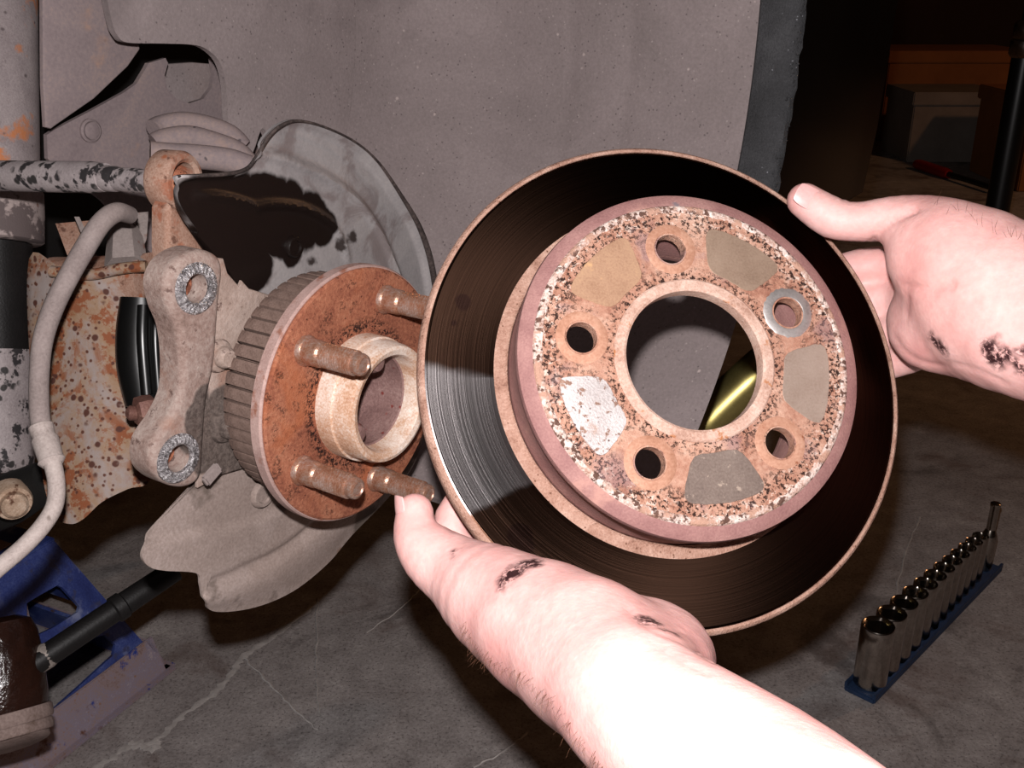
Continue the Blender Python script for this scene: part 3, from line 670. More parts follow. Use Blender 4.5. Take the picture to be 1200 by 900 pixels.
v, f = plate(circle2((0, 0), .0772, 160), [circle2((0, 0), .0372, 120)] + [circle2(q, .0076, 36) for q in hc], .0065, .0)
obj('hat_face', xf((v, f), np.eye(3), (0, 0, HH)), M['hatface'], RO, True, 30)
M['bore_lip'] = grunge('pale_tan_bore_lip', [(.32, '8d6858'), (.45, 'b29080'), (.57, 'c6a899'), (.74, 'dec8bc')], 60, .75, 0, [('a3683f', 'n', 90, .62, .7)], 900, .5, .0008)
obj('bore_lip', lathe([(.0412, HH - .001), (.0410, HH + .0004), (.0402, HH + .0010), (.0362, HH + .0010), (.0350, HH + .0003), (.0348, HH - .0008), (.0348, HH - .0065), (.0380, HH - .0070), (.0380, HH - .002)], 140, True), M['bore_lip'], RO, True, 30)
seatm = {'rust': grunge('tan_rust_lug_seat', [(.32, '93664f'), (.48, 'aa7d67'), (.6, 'b98e78'), (.75, 'cba58f')], 70, .7, .1, [('8a5238', 'n', 140, .62, .7)], 700, .25, .0004),
         'bare': grunge('bare_bright_lug_seat', [(.3, '9c9693'), (.5, 'bdb7b4'), (.75, 'd4cfcc')], 60, .5, .8, [], 800, .2, .0003)}
for i, q in enumerate(hc):
    pr = [(.0077, -.0064), (.0077, -.0012), (.0082, -.0001), (.0086, .0003), (.0124, .0003), (.0132, -.0001)]
    v, f = lathe(pr, 48); v = v.reshape(48, 6, 3)
    if i == 1: v[:, 4:, :2] *= (1 + rg.uniform(-.03, .03, (48, 1, 1)))
    o = obj('lug_seat', xf((v.reshape(-1, 3), f), np.eye(3), (q[0], q[1], HH)), seatm['bare' if i == 1 else 'rust'], RO, True, 30)
    if i == 1: o['label'] = 'bright bare metal lug hole seat'
def patch(t0, dt, r0, r1, lift):
    out = []
    for i in range(9): out.append((r0, t0 - dt * .80 + 1.6 * dt * i / 8))
    for i in range(9): out.append((r1, t0 + dt - 2 * dt * i / 8))
    pts = [(r * math.cos(t), r * math.sin(t)) for r, t in out]
    c = np.mean(pts, 0); pts = np.array(pts)
    seg = np.linalg.norm(np.roll(pts, -1, 0) - pts, axis=1); cum = np.concatenate([[0], np.cumsum(seg)]); tt = np.linspace(0, cum[-1], 72, endpoint=False)
    pc = np.vstack([pts, pts[:1]]); pts = np.stack([np.interp(tt, cum, pc[:, 0]), np.interp(tt, cum, pc[:, 1])], 1)
    for _ in range(14): pts = .5 * pts + .25 * np.roll(pts, 1, 0) + .25 * np.roll(pts, -1, 0)      # round the corners
    rr = np.random.RandomState(int(abs(t0) * 100)); pts = pts + rr.uniform(-.0002, .0002, pts.shape)
    v, f = plate(pts, [], lift + .0004, .0002, 1); return xf((v, f), np.eye(3), (0, 0, HH + lift))
padm = [grunge('tan_clean_pad', [(.3, '8a7362'), (.5, '9f8876'), (.75, 'b09a88')], 40, .55, .45, [], 900, .15, .0003),
        grunge('grey_clean_pad', [(.3, '9b8678'), (.5, 'ac998c'), (.75, 'bba99c')], 50, .5, .5, [('6d5a50', 'v', 300, .03, .1)], 900, .15, .0003),
        grunge('dark_grey_pad', [(.3, '5c4f4a'), (.5, '7b6c64'), (.75, '988a80')], 30, .6, .4, [('a8978a', 'n', 220, .6, .68)], 900, .25, .0004),
        grunge('bright_steel_pad', [(.3, 'b5aaa7'), (.5, 'd6cecc'), (.75, 'ebe6e4')], 50, .47, .8, [('6d5a56', 'v', 330, .12, .22), ('9a7a6c', 'n', 240, .56, .64), ('b58e78', 'n', 60, .55, .68)], 900, .25, .0004),
        grunge('brown_round_pad', [(.3, '8b6852'), (.5, 'a5836a'), (.75, 'b89674')], 55, .7, .2, [('cfa476', 'n', 40, .56, .66)], 900, .3, .0005)]
for i in range(5):
    o = obj('contact_pad', patch(angs[i] - math.pi / 5, .325, .0462, .0705, .0003), padm[i], RO, True, 30)
obj('wheel_weight_scrape', xf(cap_lathe([(.006, -.0012), (.0055, .0004), (.004, .0006)], 24), np.diag([1.2, .5, 1]), (rl(612, 636)[0] + .001, rl(612, 636)[1], 0)), M['darkhole'], RO, True) if False else None

# ------------------------------------------------------------------ parts at the strut side
def px_r(rpx, D): return rpx * D / F
ST_ = thing('suspension_strut', 'dusty strut tube with patchy sleeve and flaking black lower body', 'strut', P(-18, 560, .70))
sx = P(-17, 100, .70); ax0 = np.array([sx[0], sx[1], 0])
zat = lambda py: float(P(-17, py, .70)[2])
def vt(y0, y1, pr): return along(pr, P(-20 + .012 * y0, y0, .70), P(-20 + .012 * y1, y1, .70), 40)
obj('upper_tube', vt(282, -60, [(.0345, 0), (.0345, 1)]), M['strut'], ST_)
obj('sleeve', vt(284, 222, [(.0352, 0), (.0368, .03), (.0372, .5), (.0368, .97), (.0352, 1)]), M['sleeve'], ST_)
obj('lower_tube', vt(545, 286, [(.026, 0), (.0285, .03), (.0292, .2), (.0292, 1)]), M['blackflake'], ST_)
obj('lower_paint', vt(552, 410, [(.0255, 0), (.0285, .04), (.0296, .12), (.0296, 1)]), M['flaked'], ST_)
obj('foot_bracket', tube([P(-40, 600, .70), P(10, 585, .66), P(58, 560, .64)], [.02, .017, .012], 16, 4), M['black'], ST_)
obj('foot_bolt', xf(cap_lathe([(.0115, -.01), (.0115, .001), (.0105, .003), (.0082, .003), (.0078, .007), (.006, .0085)], 24), frame(unit(A - .4 * L)), P(15, 588, .625)), M['tanbolt'], ST_)
LK = thing('upper_link', 'silver flaked upper link rod crossing in front of strut', 'link rod', P(100, 208, .57))
obj('rod', along([(.0088, 0), (.0090, .3), (.0088, .92), (.0078, 1)], P(-60, 205, .63), P(124, 208, .565)), M['flaked'], LK)
obj('collar', along([(.0066, 0), (.0072, .2), (.0070, .8), (.0062, 1)], P(121, 209, .566), P(141, 210, .56)), M['chrome'] if False else M['flaked'], LK)
obj('neck', along([(.0064, 0), (.0068, .5), (.0060, 1)], P(139, 210, .56), P(183, 214, .545)), M['flaked'], LK)
EC = P(206, 213, .545)
obj('eyelet', xf(lathe([(.0105, -.009), (.0150, -.009), (.0165, -.007), (.0165, .004), (.0150, .0065), (.0125, .0070), (.0105, .0055)], 40, True), frame(unit(A + .25 * L)), EC), M['rusttan'], LK)
obj('eyelet_pin', xf(cap_lathe([(.0104, -.008), (.0104, -.002), (.007, -.001), (.0065, .004), (.005, .0055)], 24), frame(unit(A + .25 * L)), EC), M['rust'], LK)
# spotted rusty control arm
AR = thing('control_arm', 'rust spotted steel control arm behind the brake hose', 'control arm', P(110, 600, .62))
arm = [(34, 303), (70, 312), (110, 318), (135, 316), (150, 312), (178, 312), (184, 345), (166, 356), (150, 376), (141, 410), (145, 440), (158, 458), (172, 470), (186, 500), (176, 562), (150, 573), (120, 588), (98, 608), (82, 614), (64, 604), (50, 560), (36, 440)]
def bulge_plate(pix, D, depth_fn, thick, m, parent, name):
    """curved stamped plate: outline standing at distance D in the plane facing 'nrm', bulged by depth_fn"""
    out = cat([np.array(q, float) for q in pix], 5, True)
    c = out.mean(0); V = []; nr = 14; mM = len(out)
    for s in (0, thick):
        for q in out:
            for i in range(nr + 1):
                x = c + (q - c) * i / nr
                V.append(P(x[0], x[1], D + depth_fn(x[0], x[1]) + s))
    k = nr + 1; N = mM * k; Fs = []
    for s in (0, N):
        Fs += [[s + i * k + q, s + ((i + 1) % mM) * k + q, s + ((i + 1) % mM) * k + q + 1, s + i * k + q + 1] for i in range(mM) for q in range(nr)]
    Fs += [[i * k + nr, ((i + 1) % mM) * k + nr, N + ((i + 1) % mM) * k + nr, N + i * k + nr] for i in range(mM)]
    return obj(name, (V, Fs), m, parent)
bulge_plate(arm, .612, lambda x, y: .00002 * (x - 95) ** 2 * .12 - .00008 * max(0, y - 440) + .0001 * max(0, 120 - x), .006, M['spotted'], AR, 'arm_plate')
obj('arm_tube', tube([P(66, 338, .65), P(110, 336, .645), P(180, 330, .63)], [.020, .019, .018], 20, 4), M['rusttan'], AR)
obj('weld_lip', tube([P(60, 318, .615), P(105, 322, .612), P(140, 315, .610), P(172, 312, .61)], .0035, 10, 5), M['spotted'], AR)
# brake hose
HO = thing('brake_hose', 'grey dusty brake hose bending down past the strut', 'hose', P(20, 655, .52))
obj('hose', tube([P(152, 252, .585), P(136, 249, .57), P(118, 262, .56), P(100, 290, .553), P(80, 325, .548), P(62, 362, .543), P(50, 400, .538), P(46, 440, .534), P(46, 478, .53), P(49, 505, .528)], [.0050, .0056, .0056, .0056, .0055, .0054, .0052, .0050, .0050, .0050], 16, 6), M['hose'], HO)
obj('ferrule', along([(.0050, 0), (.0062, .06), (.0058, .22), (.0056, .3), (.0068, .4), (.0062, .85), (.0068, .9), (.0050, 1)], P(47, 497, .529), P(62, 545, .523), 20), M['hosepale'], HO)
obj('hard_line', tube([P(61, 540, .523), P(66, 565, .52), P(64, 592, .517), P(50, 616, .512), P(28, 640, .506), P(0, 664, .50), P(-30, 690, .49)], [.0045, .0043, .0043, .0043, .0043, .0043, .0043], 14, 6), M['hosepale'], HO)
# sensor and brackets in the dark gap
SE = thing('sensor_plug', 'dusty grey sensor plug in the dark gap behind brake hose', 'sensor', P(148, 310, .62))
obj('plug_body', along([(.0125, 0), (.0125, .1), (.0105, .75), (.008, 1)], P(148, 312, .622), P(146, 268, .632), 6), M['dustgrey'], SE, smooth=20)
obj('plug_neck', along([(.0064, 0), (.0078, .2), (.0058, .35), (.0074, .6), (.005, 1)], P(146, 270, .632), P(148, 246, .636), 20), M['dustgrey'], SE)
BK = thing('heat_bracket', 'thin dusty brackets in the dark gap above control arm', 'bracket', P(110, 310, .68))
bp = lambda pix, D, nm, m: obj(nm, (lambda o2: (np.array([P(x, y, D) for x, y in o2] + [P(x, y, D + .004) for x, y in o2]), [list(range(len(o2))), list(range(len(o2), 2 * len(o2)))[::-1]] + [[i, (i + 1) % len(o2), len(o2) + (i + 1) % len(o2), len(o2) + i] for i in range(len(o2))]))(pix), m, BK, smooth=0)
bp([(65, 262), (110, 258), (118, 270), (92, 306), (80, 302)], .70, 'leaf', M['rusttan'])
bp([(87, 254), (93, 254), (122, 318), (114, 318)], .66, 'strip', M['dustgrey'])
bp([(153, 250), (174, 248), (172, 280), (165, 296), (158, 294)], .68, 'leaf', M['dustgrey'])

# ------------------------------------------------------------------ hands
def rot_sd(X):
    q = X - RC; z = q @ RN; r = np.linalg.norm(q - z[:, None] * RN, axis=1)
    return np.maximum(r - .1310, np.maximum(z - .0008, -RT - .0006 - z))
def hand_mesh(chains, k_main, extra=None, h=.0022, creases=()):
    prims = []
    for pts, k in chains:
        Q = [(P(x, y, D), px_r(r, D)) for x, y, D, r in pts]
        Qc = cat([np.append(p, rr) for p, rr in Q], 3) if len(Q) > 2 else [np.append(p, rr) for p, rr in Q]
        Q = [(q[:3], q[3]) for q in Qc]
        prims.append((Q, k))
    allp = np.array([q[0] for Q, _ in prims for q in Q]); allr = max(q[1] for Q, _ in prims for q in Q)
    def fn(X):
        d = None
        for Q, k in prims:
            dc = None
            for (a, ra), (b_, rb) in zip(Q[:-1], Q[1:]):
                e = sd_cone(X, a, b_, ra, rb); dc = e if dc is None else np.minimum(dc, e)
            d = dc if d is None else smin(d, dc, k)
        return np.maximum(d, -rot_sd(X))
    V, Fq = surface_nets(fn, allp.min(0) - allr - .006, allp.max(0) + allr + .006, h)
    # creases pressed into the skin
    eps = 1e-4
    G = np.stack([fn(V + eps * e) - fn(V - eps * e) for e in np.eye(3)], 1); G /= np.linalg.norm(G, axis=1)[:, None] + 1e-9
    q = V - CAM; D = q[:, 1] * CT - q[:, 2] * ST; PX = 600 + F * q[:, 0] / D; PY = 450 - F * (q[:, 1] * ST + q[:, 2] * CT) / D
    front = (G * q).sum(1) < 0
    for line, wd, dp in creases:
        line = cat(np.array(line, float), 6); dm = np.full(len(V), 1e9)
        for a, b_ in zip(line[:-1], line[1:]):
            ab = b_ - a; t = np.clip(((PX - a[0]) * ab[0] + (PY - a[1]) * ab[1]) / (ab @ ab + 1e-9), 0, 1)
            dm = np.minimum(dm, np.hypot(PX - a[0] - t * ab[0], PY - a[1] - t * ab[1]))
        V = V - G * (front * dp * np.exp(-(dm / wd) ** 2))[:, None]
    return V, Fq
PE = thing('person', "person's two bare grease-smudged hands gripping the brake rotor", 'person', P(1000, 700, .42))
pl = lambda x, y, D: P(x, y, D) - np.array(MW[PE.name].translation)
def skin(name, smudges, rosy):
    b = NB(name)
    f = b.noise(28, 6, .6, .4); g = b.noise(240, 4, .6)
    c = b.ramp(b.math('ADD', b.math('MULTIPLY', f, .7), b.math('MULTIPLY', g, .3)), [(.3, 'd39994'), (.48, 'e0aca6'), (.6, 'e8b9b3'), (.78, 'f1cbc6')])
    c = b.mix(b.math('MULTIPLY', b.blobs([(p, r) for p, r in rosy], .010, 30, .01), .28), c, 'd2837e')
    st = b.blobs([(p, r) for p, r in smudges], .003, 130, .012)
    c = b.mix(b.math('MULTIPLY', st, b.step(b.noise(330, 4, .7, .5), .36, .52)), c, '33191c')
    cr = b.voro(420, b.warp(60, .01))
    m = b.fin(c, .55, 0, b.bump(b.math('ADD', b.math('MULTIPLY', cr, .5), g), .3, .0005), .35)
    b.b.inputs['Subsurface Weight'].default_value = .08; b.b.inputs['Subsurface Radius'].default_value = (.008, .003, .0015); b.b.inputs['Subsurface Scale'].default_value = .5
    return m
# lower hand: thumb in front of the rotor's edge, fingers behind it
lower = [([(960, 1010, .262, 135), (880, 935, .292, 118), (752, 832, .340, 90), (690, 772, .382, 82), (640, 737, .412, 74)], .02),
         ([(640, 738, .414, 76), (584, 704, .440, 64), (543, 676, .458, 46), (508, 652, .468, 37), (489, 629, .472, 28), (486, 600, .476, 22)], .008),
         ([(755, 826, .345, 80), (782, 774, .388, 57), (772, 762, .400, 52)], .008),
         ([(700, 770, .39, 70), (745, 775, .43, 55), (735, 745, .50, 40)], .02),
         ([(640, 740, .44, 60), (640, 735, .49, 40), (660, 720, .515, 34)], .015),
         ([(600, 715, .47, 36), (563, 672, .512, 25), (527, 622, .524, 21), (548, 580, .532, 19), (590, 552, .536, 17)], .010),
         ([(640, 730, .50, 32), (606, 680, .530, 23), (580, 620, .541, 21), (606, 575, .541, 19), (640, 548, .541, 17)], .006),
         ([(680, 735, .50, 32), (650, 700, .535, 23), (630, 640, .543, 20), (656, 590, .543, 18), (690, 565, .541, 16)], .006),
         ([(720, 745, .50, 30), (695, 715, .535, 20), (680, 660, .540, 17), (705, 620, .540, 15), (730, 600, .538, 14)], .006)]
lc = [([(735, 712), (760, 735), (800, 752), (838, 775)], 3.0, .0008), ([(760, 745), (790, 768), (830, 790)], 2.5, .0007), ([(748, 727), (775, 735), (800, 740)], 2.2, .0006),
      ([(530, 622), (520, 612), (505, 603)], 3, .0006), ([(500, 612), (490, 616), (480, 615)], 2.5, .0005), ([(880, 835), (900, 860), (950, 890)], 4, .0006)]
def at_skin(V, x, y):
    q = V - CAM; D = q[:, 1] * CT - q[:, 2] * ST; PX = 600 + F * q[:, 0] / D; PY = 450 - F * (q[:, 1] * ST + q[:, 2] * CT) / D
    near = np.hypot(PX - x, PY - y) < 7
    if not near.any(): return P(x, y, .45) - np.array(MW[PE.name].translation)
    k = np.argmin(np.where(near, D, 9)); return V[k] - np.array(MW[PE.name].translation)
hm = hand_mesh(lower, .01, creases=lc); sk = lambda x, y: at_skin(hm[0], x, y)
m_lo = skin('left_hand_skin', [(sk(600, 664), .0066), (sk(588, 676), .0050), (sk(614, 657), .0056), (sk(765, 722), .005), (sk(527, 645), .002), (sk(790, 735), .003)], [(sk(500, 605), .010), (sk(580, 786), .014), (sk(650, 850), .014), (sk(825, 755), .012), (sk(545, 755), .010)])
hl = obj('hand', hm, m_lo, PE, smooth=180); hl['label'] = 'pale hand supporting the rotor from below, thumb near hub stud'
# upper hand: thumb on the front of the disc, fingers behind
upper = [([(1420, 440, .45, 105), (1300, 400, .470, 98), (1205, 368, .492, 92), (1150, 340, .508, 80)], .02),
         ([(1150, 325, .508, 78), (1112, 292, .517, 57), (1084, 272, .527, 43), (1045, 258, .536, 28), (1005, 260, .543, 23), (975, 255, .548, 24), (943, 235, .553, 20.5)], .010),
         ([(1110, 300, .515, 52), (1084, 304, .522, 42)], .010),
         ([(1190, 375, .500, 78), (1130, 388, .525, 55), (1092, 388, .535, 46), (1085, 375, .540, 44)], .014),
         ([(1150, 345, .53, 55), (1105, 340, .556, 40)], .014),
         ([(1110, 318, .553, 34), (1066, 312, .590, 24), (1010, 312, .6045, 21), (955, 330, .606, 19), (915, 352, .606, 16)], .006),
         ([(1105, 342, .553, 34), (1060, 350, .590, 25), (1010, 356, .604, 21), (950, 370, .604, 19), (905, 390, .602, 16)], .005),
         ([(1105, 365, .553, 34), (1062, 386, .585, 24), (1012, 398, .598, 20), (955, 408, .598, 18), (915, 422, .596, 16)], .005),
         ([(1105, 390, .550, 30), (1065, 418, .575, 20), (1020, 432, .590, 17), (975, 440, .591, 15), (945, 450, .590, 13)], .005)]
uc = [([(1023, 284), (1032, 268), (1050, 256), (1072, 246)], 4, .0020), ([(1062, 336), (1085, 338), (1115, 334)], 4, .0022), ([(1030, 258), (1055, 248), (1085, 245)], 2, .0005),
      ([(978, 234), (976, 245), (978, 252)], 2, .0005), ([(987, 234), (985, 246), (987, 254)], 2, .0005), ([(996, 234), (995, 244)], 2, .0004),
      ([(1048, 395), (1060, 412), (1080, 424), (1110, 430)], 3.5, .0008), ([(1060, 340), (1064, 352), (1062, 370)], 2.5, .0008), ([(1110, 425), (1140, 432), (1180, 450)], 3, .0006)]
hm2 = hand_mesh(upper, .01, creases=uc); sk = lambda x, y: at_skin(hm2[0], x, y)
m_up = skin('right_hand_skin', [(sk(1090, 402), .0042), (sk(1100, 410), .0042), (sk(1156, 410), .0050), (sk(1162, 425), .0055), (sk(1176, 424), .0045), (sk(1190, 412), .003), (sk(1190, 436), .0045)], [(sk(930, 228), .009), (sk(1030, 310), .010), (sk(1060, 320), .008), (sk(1080, 425), .012)])
hu = obj('hand', hm2, m_up, PE, smooth=180); hu['label'] = 'hand gripping the rotor rim, thumb on the friction face'
def nail(parent, c, axis, nrm, ln, wd, th):
    a = unit(axis); n = unit(nrm - a * (np.dot(nrm, a))); s = np.cross(n, a); V = []; nu, nv = 12, 12
    for side in (0, 1):
        for i in range(nu + 1):
            for j in range(nv + 1):
                u = -1 + 2 * i / nu; v_ = -1 + 2 * j / nv
                uu_ = u * (1 - .12 * v_ * v_); vv_ = v_ * math.sqrt(max(0, 1 - .35 * abs(u) ** 3))
                hgt = th * (1 - .9 * vv_ ** 2 - .25 * u * u) - side * .0008
                V.append(c + a * uu_ * ln + s * vv_ * wd + n * hgt)
    k = nv + 1; N = (nu + 1) * k; Fs = []
    for o_ in (0, N): Fs += [[o_ + i * k + j, o_ + (i + 1) * k + j, o_ + (i + 1) * k + j + 1, o_ + i * k + j + 1] for i in range(nu) for j in range(nv)]
    bd = [i * k for i in range(nu + 1)] + [nu * k + j for j in range(1, nv + 1)] + [i * k + nv for i in range(nu - 1, -1, -1)] + [j for j in range(nv - 1, 0, -1)]
    Fs += [[bd[i], bd[(i + 1) % len(bd)], N + bd[(i + 1) % len(bd)], N + bd[i]] for i in range(len(bd))]
    return obj('thumbnail', (V, Fs), M['nail'], parent, smooth=60)
CX = np.array([1., 0, 0]); CY = np.array([0, ST, CT]); CZ = np.array([0, -CT, ST])     # right, up, towards the viewer
TR = np.array(MW[PE.name].translation)
def put_nail(parent, V, x, y, ax_pt, axis, ln, wd):
    p = at_skin(V, x, y) + TR; n = unit(p - ax_pt); nail(parent, p - n * .0010, axis, n, ln, wd, .0016)
nl = unit(-.88 * CX + .46 * CZ + .12 * CY); nail(hl, P(486, 598, .476) + nl * (px_r(22, .476) - .0012), CY - .1 * CX, nl, .0066, .0050, .0017)
put_nail(hu, hm2[0], 946, 225, P(952, 241, .5515), unit(-.85 * CX + .50 * CY), .0075, .0060)
# arm hair along the wrist edges
def hairs(parent, Vs, spots, n, hdir, seed):
    rg = random.Random(seed); V = []; Fs = []
    for _ in range(n):
        i = rg.randrange(len(spots) - 1); t = rg.random()
        x = spots[i][0] * (1 - t) + spots[i + 1][0] * t; y = spots[i][1] * (1 - t) + spots[i + 1][1] * t; D = spots[i][2] * (1 - t) + spots[i + 1][2] * t
        p = at_skin(Vs, x - hdir[0] * rg.uniform(4, 16), y + hdir[1] * rg.uniform(4, 16)) + TR
        ln = rg.uniform(.003, .0075); d = unit(hdir[0] * CX + hdir[1] * CY + rg.uniform(-.6, .6) * CX + rg.uniform(-.5, .5) * CY + rg.uniform(-.2, .5) * CZ); cv = rg.uniform(-1, 1) * unit(np.cross(d, CZ))
        pts = [p + d * ln * s + cv * ln * .35 * s * s for s in (0, .33, .66, 1)]; b0 = len(V)
        for q, s in zip(pts, (1, .9, .7, .3)):
            for e in range(3): V.append(q + .00006 * s * (CX * math.cos(2.1 * e) + CZ * math.sin(2.1 * e)))
        for s in range(3):
            for e in range(3): Fs.append([b0 + 3 * s + e, b0 + 3 * s + (e + 1) % 3, b0 + 3 * s + 3 + (e + 1) % 3, b0 + 3 * s + 3 + e])
    return tag(obj('hair', (V, Fs), M['hairm'], parent, smooth=0), kind='stuff')
M['hairm'] = grunge('brown_arm_hair', [(.3, '5a3a2c'), (.7, '7d5844')], 60, .5)
hairs(hl, hm[0], [(530, 738, .415), (545, 768, .405), (570, 786, .405), (605, 798, .40), (640, 832, .385), (680, 888, .355), (700, 915, .345)], 150, (-.7, -.7), 4)
hairs(hu, hm2[0], [(1090, 229, .525), (1130, 240, .512), (1170, 258, .50), (1205, 280, .492)], 24, (-.2, .9), 5)

# ------------------------------------------------------------------ jack stand and lower link
c0 = on_floor(193, 785); c1 = on_floor(66, 886)          # ends of the foot rail on the floor
ev = unit(c1 - c0); en = np.array([ev[1], -ev[0], 0]); en = en if en[0] < 0 else -en
side, HS, tops = .215, .176, .095
JB = c0 + ev * side / 2 + en * side / 2
JS = thing('jack_stand', 'worn blue sheet-metal jack stand with scuffed foot on the concrete', 'jack stand', (JB[0], JB[1], 0))
for k in range(4):
    e = [ev, en, -ev, -en][k]; nn = [-en, ev, en, -ev][k]
    slope = unit(nn * HS + Z * (side - tops) / 2); up_ = unit(Z * HS - nn * (side - tops) / 2)
    base = JB + nn * side / 2; sl = math.hypot(HS, (side - tops) / 2)
    def uv(px, py): q = on_plane(px, py, base, slope) - base; return (float(q @ e), float(q @ up_))
    def wuv(vf): return np.array([base + e * q[0] + up_ * q[1] + slope * (q[2] + .002) for q in vf[0]]), vf[1]
    hb = side / 2; ht = tops / 2; hw_ = lambda t: hb + (ht - hb) * t / sl
    outer = [(-hb, .0), (hb, .0), (ht, sl), (-ht, sl)]
    if k == 0:
        win = [uv(x, y) for x, y in [(30, 750), (30, 707), (48, 696), (66, 686), (72, 689), (92, 711), (90, 717), (62, 735)]]
        arch = [uv(x, y) for x, y in [(56, 836), (95, 801), (131, 768), (134, 756), (122, 744), (84, 754), (44, 782), (34, 812)]]
    else:
        win = [(-.03, .115), (.03, .115), (.026, .145), (-.026, .145)]
        arch = [(-.075, .045), (.075, .045), (.055, .085), (-.055, .085)]
    obj('side_panel', wuv(plate(outer, [win, arch], .004, 0)), M['blue'], JS, smooth=0)
    R3 = np.stack([e, slope, up_], 1)
    obj('foot_rail', box(base + up_ * .0215 + slope * .0042, side - .004, .0035, .043, R3, .001), M['bluerust'], JS, smooth=0)
    obj('foot_flange', box(base + nn * .004 + Z * .002, side + .012, .014, .004, np.stack([e, nn, Z], 1), .0012), M['bluerust'], JS, smooth=0)
obj('top_plate', box(JB + Z * (HS + .002), tops + .004, tops + .004, .004, np.stack([ev, -en, Z], 1), .001), M['blue'], JS, smooth=0)
obj('post_sleeve', box(JB + Z * (HS * .5 + .02), .05, .05, HS - .03, np.stack([ev, -en, Z], 1), .003), M['bluerust'], JS, smooth=0)
LL = thing('lower_link', 'black lower link rod with glossy dark bushing above jack stand', 'link rod', P(20, 800, .73))
lx = unit(P(8, 850, .70) - P(-8, 735, .74))
obj('bushing', along([(.020, 0), (.028, .06), (.0310, .2), (.0318, .5), (.0310, .85), (.029, 1)], P(-14, 728, .735), P(4, 838, .725), 40), M['jack'], LL)
for t0, t1, rr_ in ((836, 852, .0325), (853, 866, .0315), (867, 874, .028)):
    obj('washer', along([(rr_ * .97, 0), (rr_, .15), (rr_, .85), (rr_ * .97, 1)], P(3 + (t0 - 836) * .16, t0, .725), P(3 + (t1 - 836) * .16, t1, .7235), 40), M['wood'], LL)
ra = P(36, 781, .73); rb_ = P(205, 668, .80)
obj('rod', along([(.0085, 0), (.0088, .1), (.0088, .55), (.0105, .56), (.0105, .62), (.0092, .63), (.0088, 1)], ra, rb_, 24), M['rod'], LL)
obj('rod_tip', along([(.0078, 0), (.0096, .08), (.0096, .9), (.0088, 1)], P(14, 793, .727), ra + (rb_ - ra) * .13, 20), M['rodtip'], LL)
# ------------------------------------------------------------------ sockets on their blue rail
r0 = on_floor(1006, 818); r1 = on_floor(1158, 664); rdx = unit(r1 - r0); rdy = np.array([-rdx[1], rdx[0], 0]); RLn = np.linalg.norm(r1 - r0)
SR = thing('socket_rail', 'blue steel socket rail lying on the concrete floor', 'socket rail', (r0 + r1) / 2)
R3 = np.stack([rdx, rdy, Z], 1)
obj('rail_base', box((r0 + r1) / 2 + (0, 0, .0035), RLn, .034, .007, R3, .0015), M['rail'], SR, smooth=0)
for s in (-1, 1): obj('rail_lip', box((r0 + r1) / 2 + rdy * s * .0155 + (0, 0, .009), RLn, .003, .006, R3, .0006), M['rail'], SR, smooth=0)
tops_px = [(1032, 729), (1046, 716), (1057, 704), (1067, 696), (1078, 687), (1087, 679), (1096, 671), (1104, 663), (1112, 654), (1120, 646), (1127, 639), (1134, 631)]
ordn = ['largest', 'second', 'third', 'fourth', 'fifth', 'sixth', 'seventh', 'eighth', 'ninth', 'tenth', 'eleventh', 'twelfth']
def socket_mesh(r, h):
    n = 36; pr_o = [(r * .92, 0), (r, .0015), (r, h * .72), (r, h - .0015), (r * .95, h)]
    v, f = lathe(pr_o, n); k = len(pr_o); V = list(map(tuple, v)); Fs = list(f)
    def hexr(t): return r * .70 / max(math.cos((t % (math.pi / 3)) - math.pi / 6), .1) * .95
    b0 = len(V)
    for i in range(n):
        t = 2 * math.pi * i / n
        for rr, zz_ in ((r * .86, h - .0004), (hexr(t), h - .003), (hexr(t), h - .022), (r * .2, h - .023)): V.append((rr * math.cos(t), rr * math.sin(t), zz_))
    for i in range(n):
        j = (i + 1) % n
        Fs.append([i * k + 4, j * k + 4, b0 + j * 4, b0 + i * 4])
        for q in range(3): Fs.append([b0 + i * 4 + q, b0 + j * 4 + q, b0 + j * 4 + q + 1, b0 + i * 4 + q + 1])
    Fs.append([b0 + i * 4 + 3 for i in range(n)]); Fs.append([i * k for i in range(n)][::-1])
    return np.array(V), Fs
pos = 0.
sizes = [.0175, .0160, .0150, .0142, .0134, .0128, .0122, .0116, .0112, .0108, .0104, .0100]
gaps = .0020; s_tot = sum(2 * r + gaps for r in sizes)
sc = (RLn - .05) / s_tot; cur = .006
for i, r in enumerate(sizes):
    step = (2 * r + gaps) * sc; c = r0 + rdx * (cur + step / 2) + np.array([0, 0, .0070]); cur += step
    h = .072 - .0010 * i
    S = thing('socket', ('largest chrome deep socket at the end of blue rail' if i == 0 else f'chrome deep socket, {ordn[i]} from the large end of blue rail'), 'socket', c, None, 'deep sockets on the blue rail')
    o = obj('shell', xf(socket_mesh(r * .97, h), np.eye(3), c), M['chrome'], S, smooth=35)
c = r0 + rdx * (RLn - .020) + np.array([0, 0, .007])
EX = thing('socket_extension', 'thin chrome extension adapter standing at small end of blue rail', 'extension', c)
obj('barrel', along([(.0085, 0), (.0095, .04), (.0095, .80), (.0085, .88), (.0055, 1)], c, c + (0, 0, .056), 28), M['chrome'], EX)
obj('shaft', along([(.0055, 0), (.0055, .85), (.0062, .88), (.0062, .98), (.0052, 1)], c + (0, 0, .055), c + (0, 0, .092), 24), M['chrome'], EX)
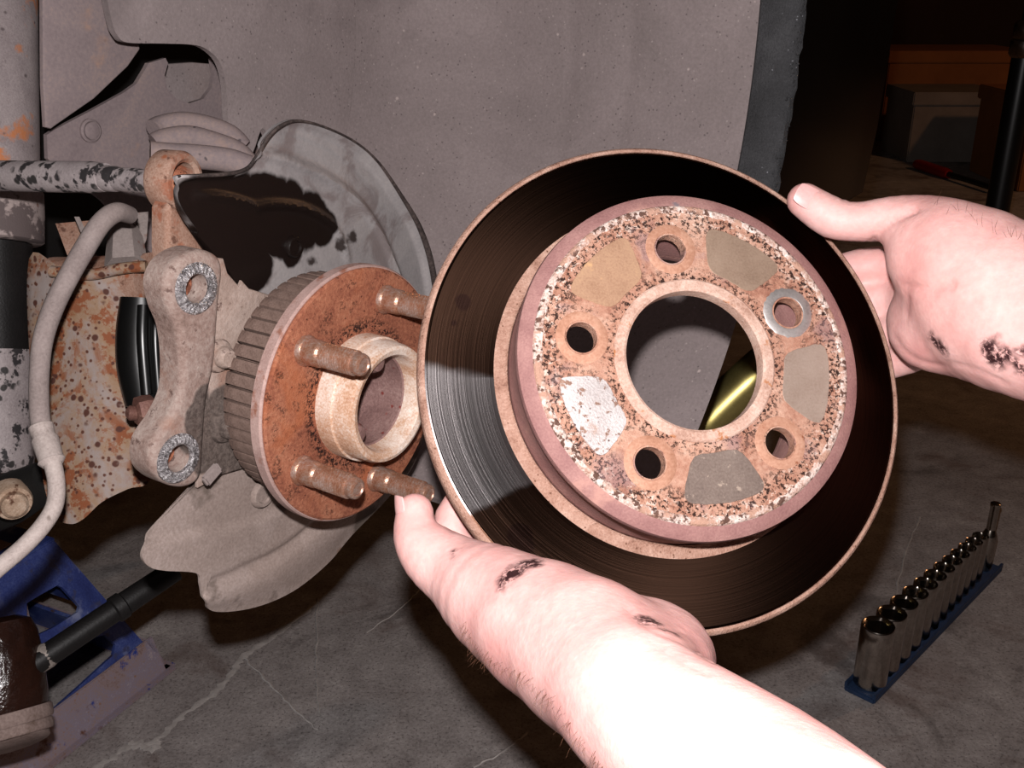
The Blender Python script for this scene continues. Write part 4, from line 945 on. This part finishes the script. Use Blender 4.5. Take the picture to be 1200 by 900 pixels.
# yellowish metal pipe under the car, glimpsed through the rotor's bore
pp = obj('exhaust_pipe', tube([P(770, 545, 1.095), P(815, 508, 1.085), P(860, 464, 1.075), P(905, 424, 1.065), P(950, 390, 1.055)], .024, 32, 5), M['brass'], CARROOT); pp['label'] = 'shiny yellowish metal pipe'
# ------------------------------------------------------------------ dim things at the back of the garage
def carton(name, label, cat_, pxl, pxr, py_base, py_top, dep, m, parts=True):
    a = on_floor(pxl, py_base); b_ = on_floor(pxr, py_base); c = (a + b_) / 2; D = (c - CAM)[1] * CT - (c - CAM)[2] * ST
    hgt = P((pxl + pxr) / 2, py_top, D)[2]; hgt = max(hgt, .05); wdt = np.linalg.norm(b_ - a)
    T = thing(name, label, cat_, (c[0], c[1] + dep / 2, 0))
    obj('body', box((c[0], c[1] + dep / 2, hgt * .5), wdt, dep, hgt, None, .004), m, T, smooth=0)
    obj('lid', box((c[0], c[1] + dep / 2, hgt - .02), wdt + .02, dep + .02, .05, None, .004), m, T, smooth=0)
    return T, c, hgt
carton('storage_box', 'grey box with a flat lid standing by the garage wall', 'box', 1062, 1165, 190, 106, .3, M['greybox'])
TT, c, hg = carton('cardboard_box', 'brown cardboard box at the back behind the grey box', 'box', 1030, 1190, 165, 58, .4, M['cardboard'])
carton('cardboard_box', 'orange-brown cardboard box beyond the black pole', 'box', 1192, 1300, 225, 110, .4, M['cardboard'])
rr0 = on_floor(1074, 192, .02); rr1 = on_floor(1112, 204, .02)
RB_ = thing('pry_bar', 'small red-handled bar on the floor before the boxes', 'tool', (rr0 + rr1) / 2 - (0, 0, .02))
obj('grip', along([(.016, 0), (.02, .1), (.02, .9), (.016, 1)], rr0, rr1, 16), M['redtool'], RB_)
obj('shank', along([(.010, 0), (.010, 1)], rr1, rr1 + (rr1 - rr0) * 1.2, 12), M['blackflake'], RB_)
pb = on_floor(1146, 372); MP = thing('metal_pole', 'glossy black upright pole with chrome collar behind the hand', 'pole', (pb[0], pb[1], 0))
obj('base', along([(.11, 0), (.11, .3), (.09, .8), (.03, 1)], (pb[0], pb[1], 0), (pb[0], pb[1], .03), 32), M['gloss'], MP)
obj('pole', along([(.024, 0), (.024, 1)], (pb[0], pb[1], .02), (pb[0], pb[1], .55), 28), M['gloss'], MP)
obj('collar', along([(.026, 0), (.031, .1), (.031, .45), (.026, .5), (.029, .6), (.029, .9), (.022, 1)], (pb[0], pb[1], .54), (pb[0], pb[1], .61), 28), M['chrome'], MP)
obj('upper_tube', along([(.017, 0), (.017, 1)], (pb[0], pb[1], .60), (pb[0], pb[1], 1.15), 24), M['gloss'], MP)
obj('clamp_knob', along([(.008, 0), (.008, .5), (.02, .52), (.022, .75), (.018, 1)], (pb[0], pb[1], .62), (pb[0] + .03, pb[1] - .07, .62), 20), M['gloss'], MP)
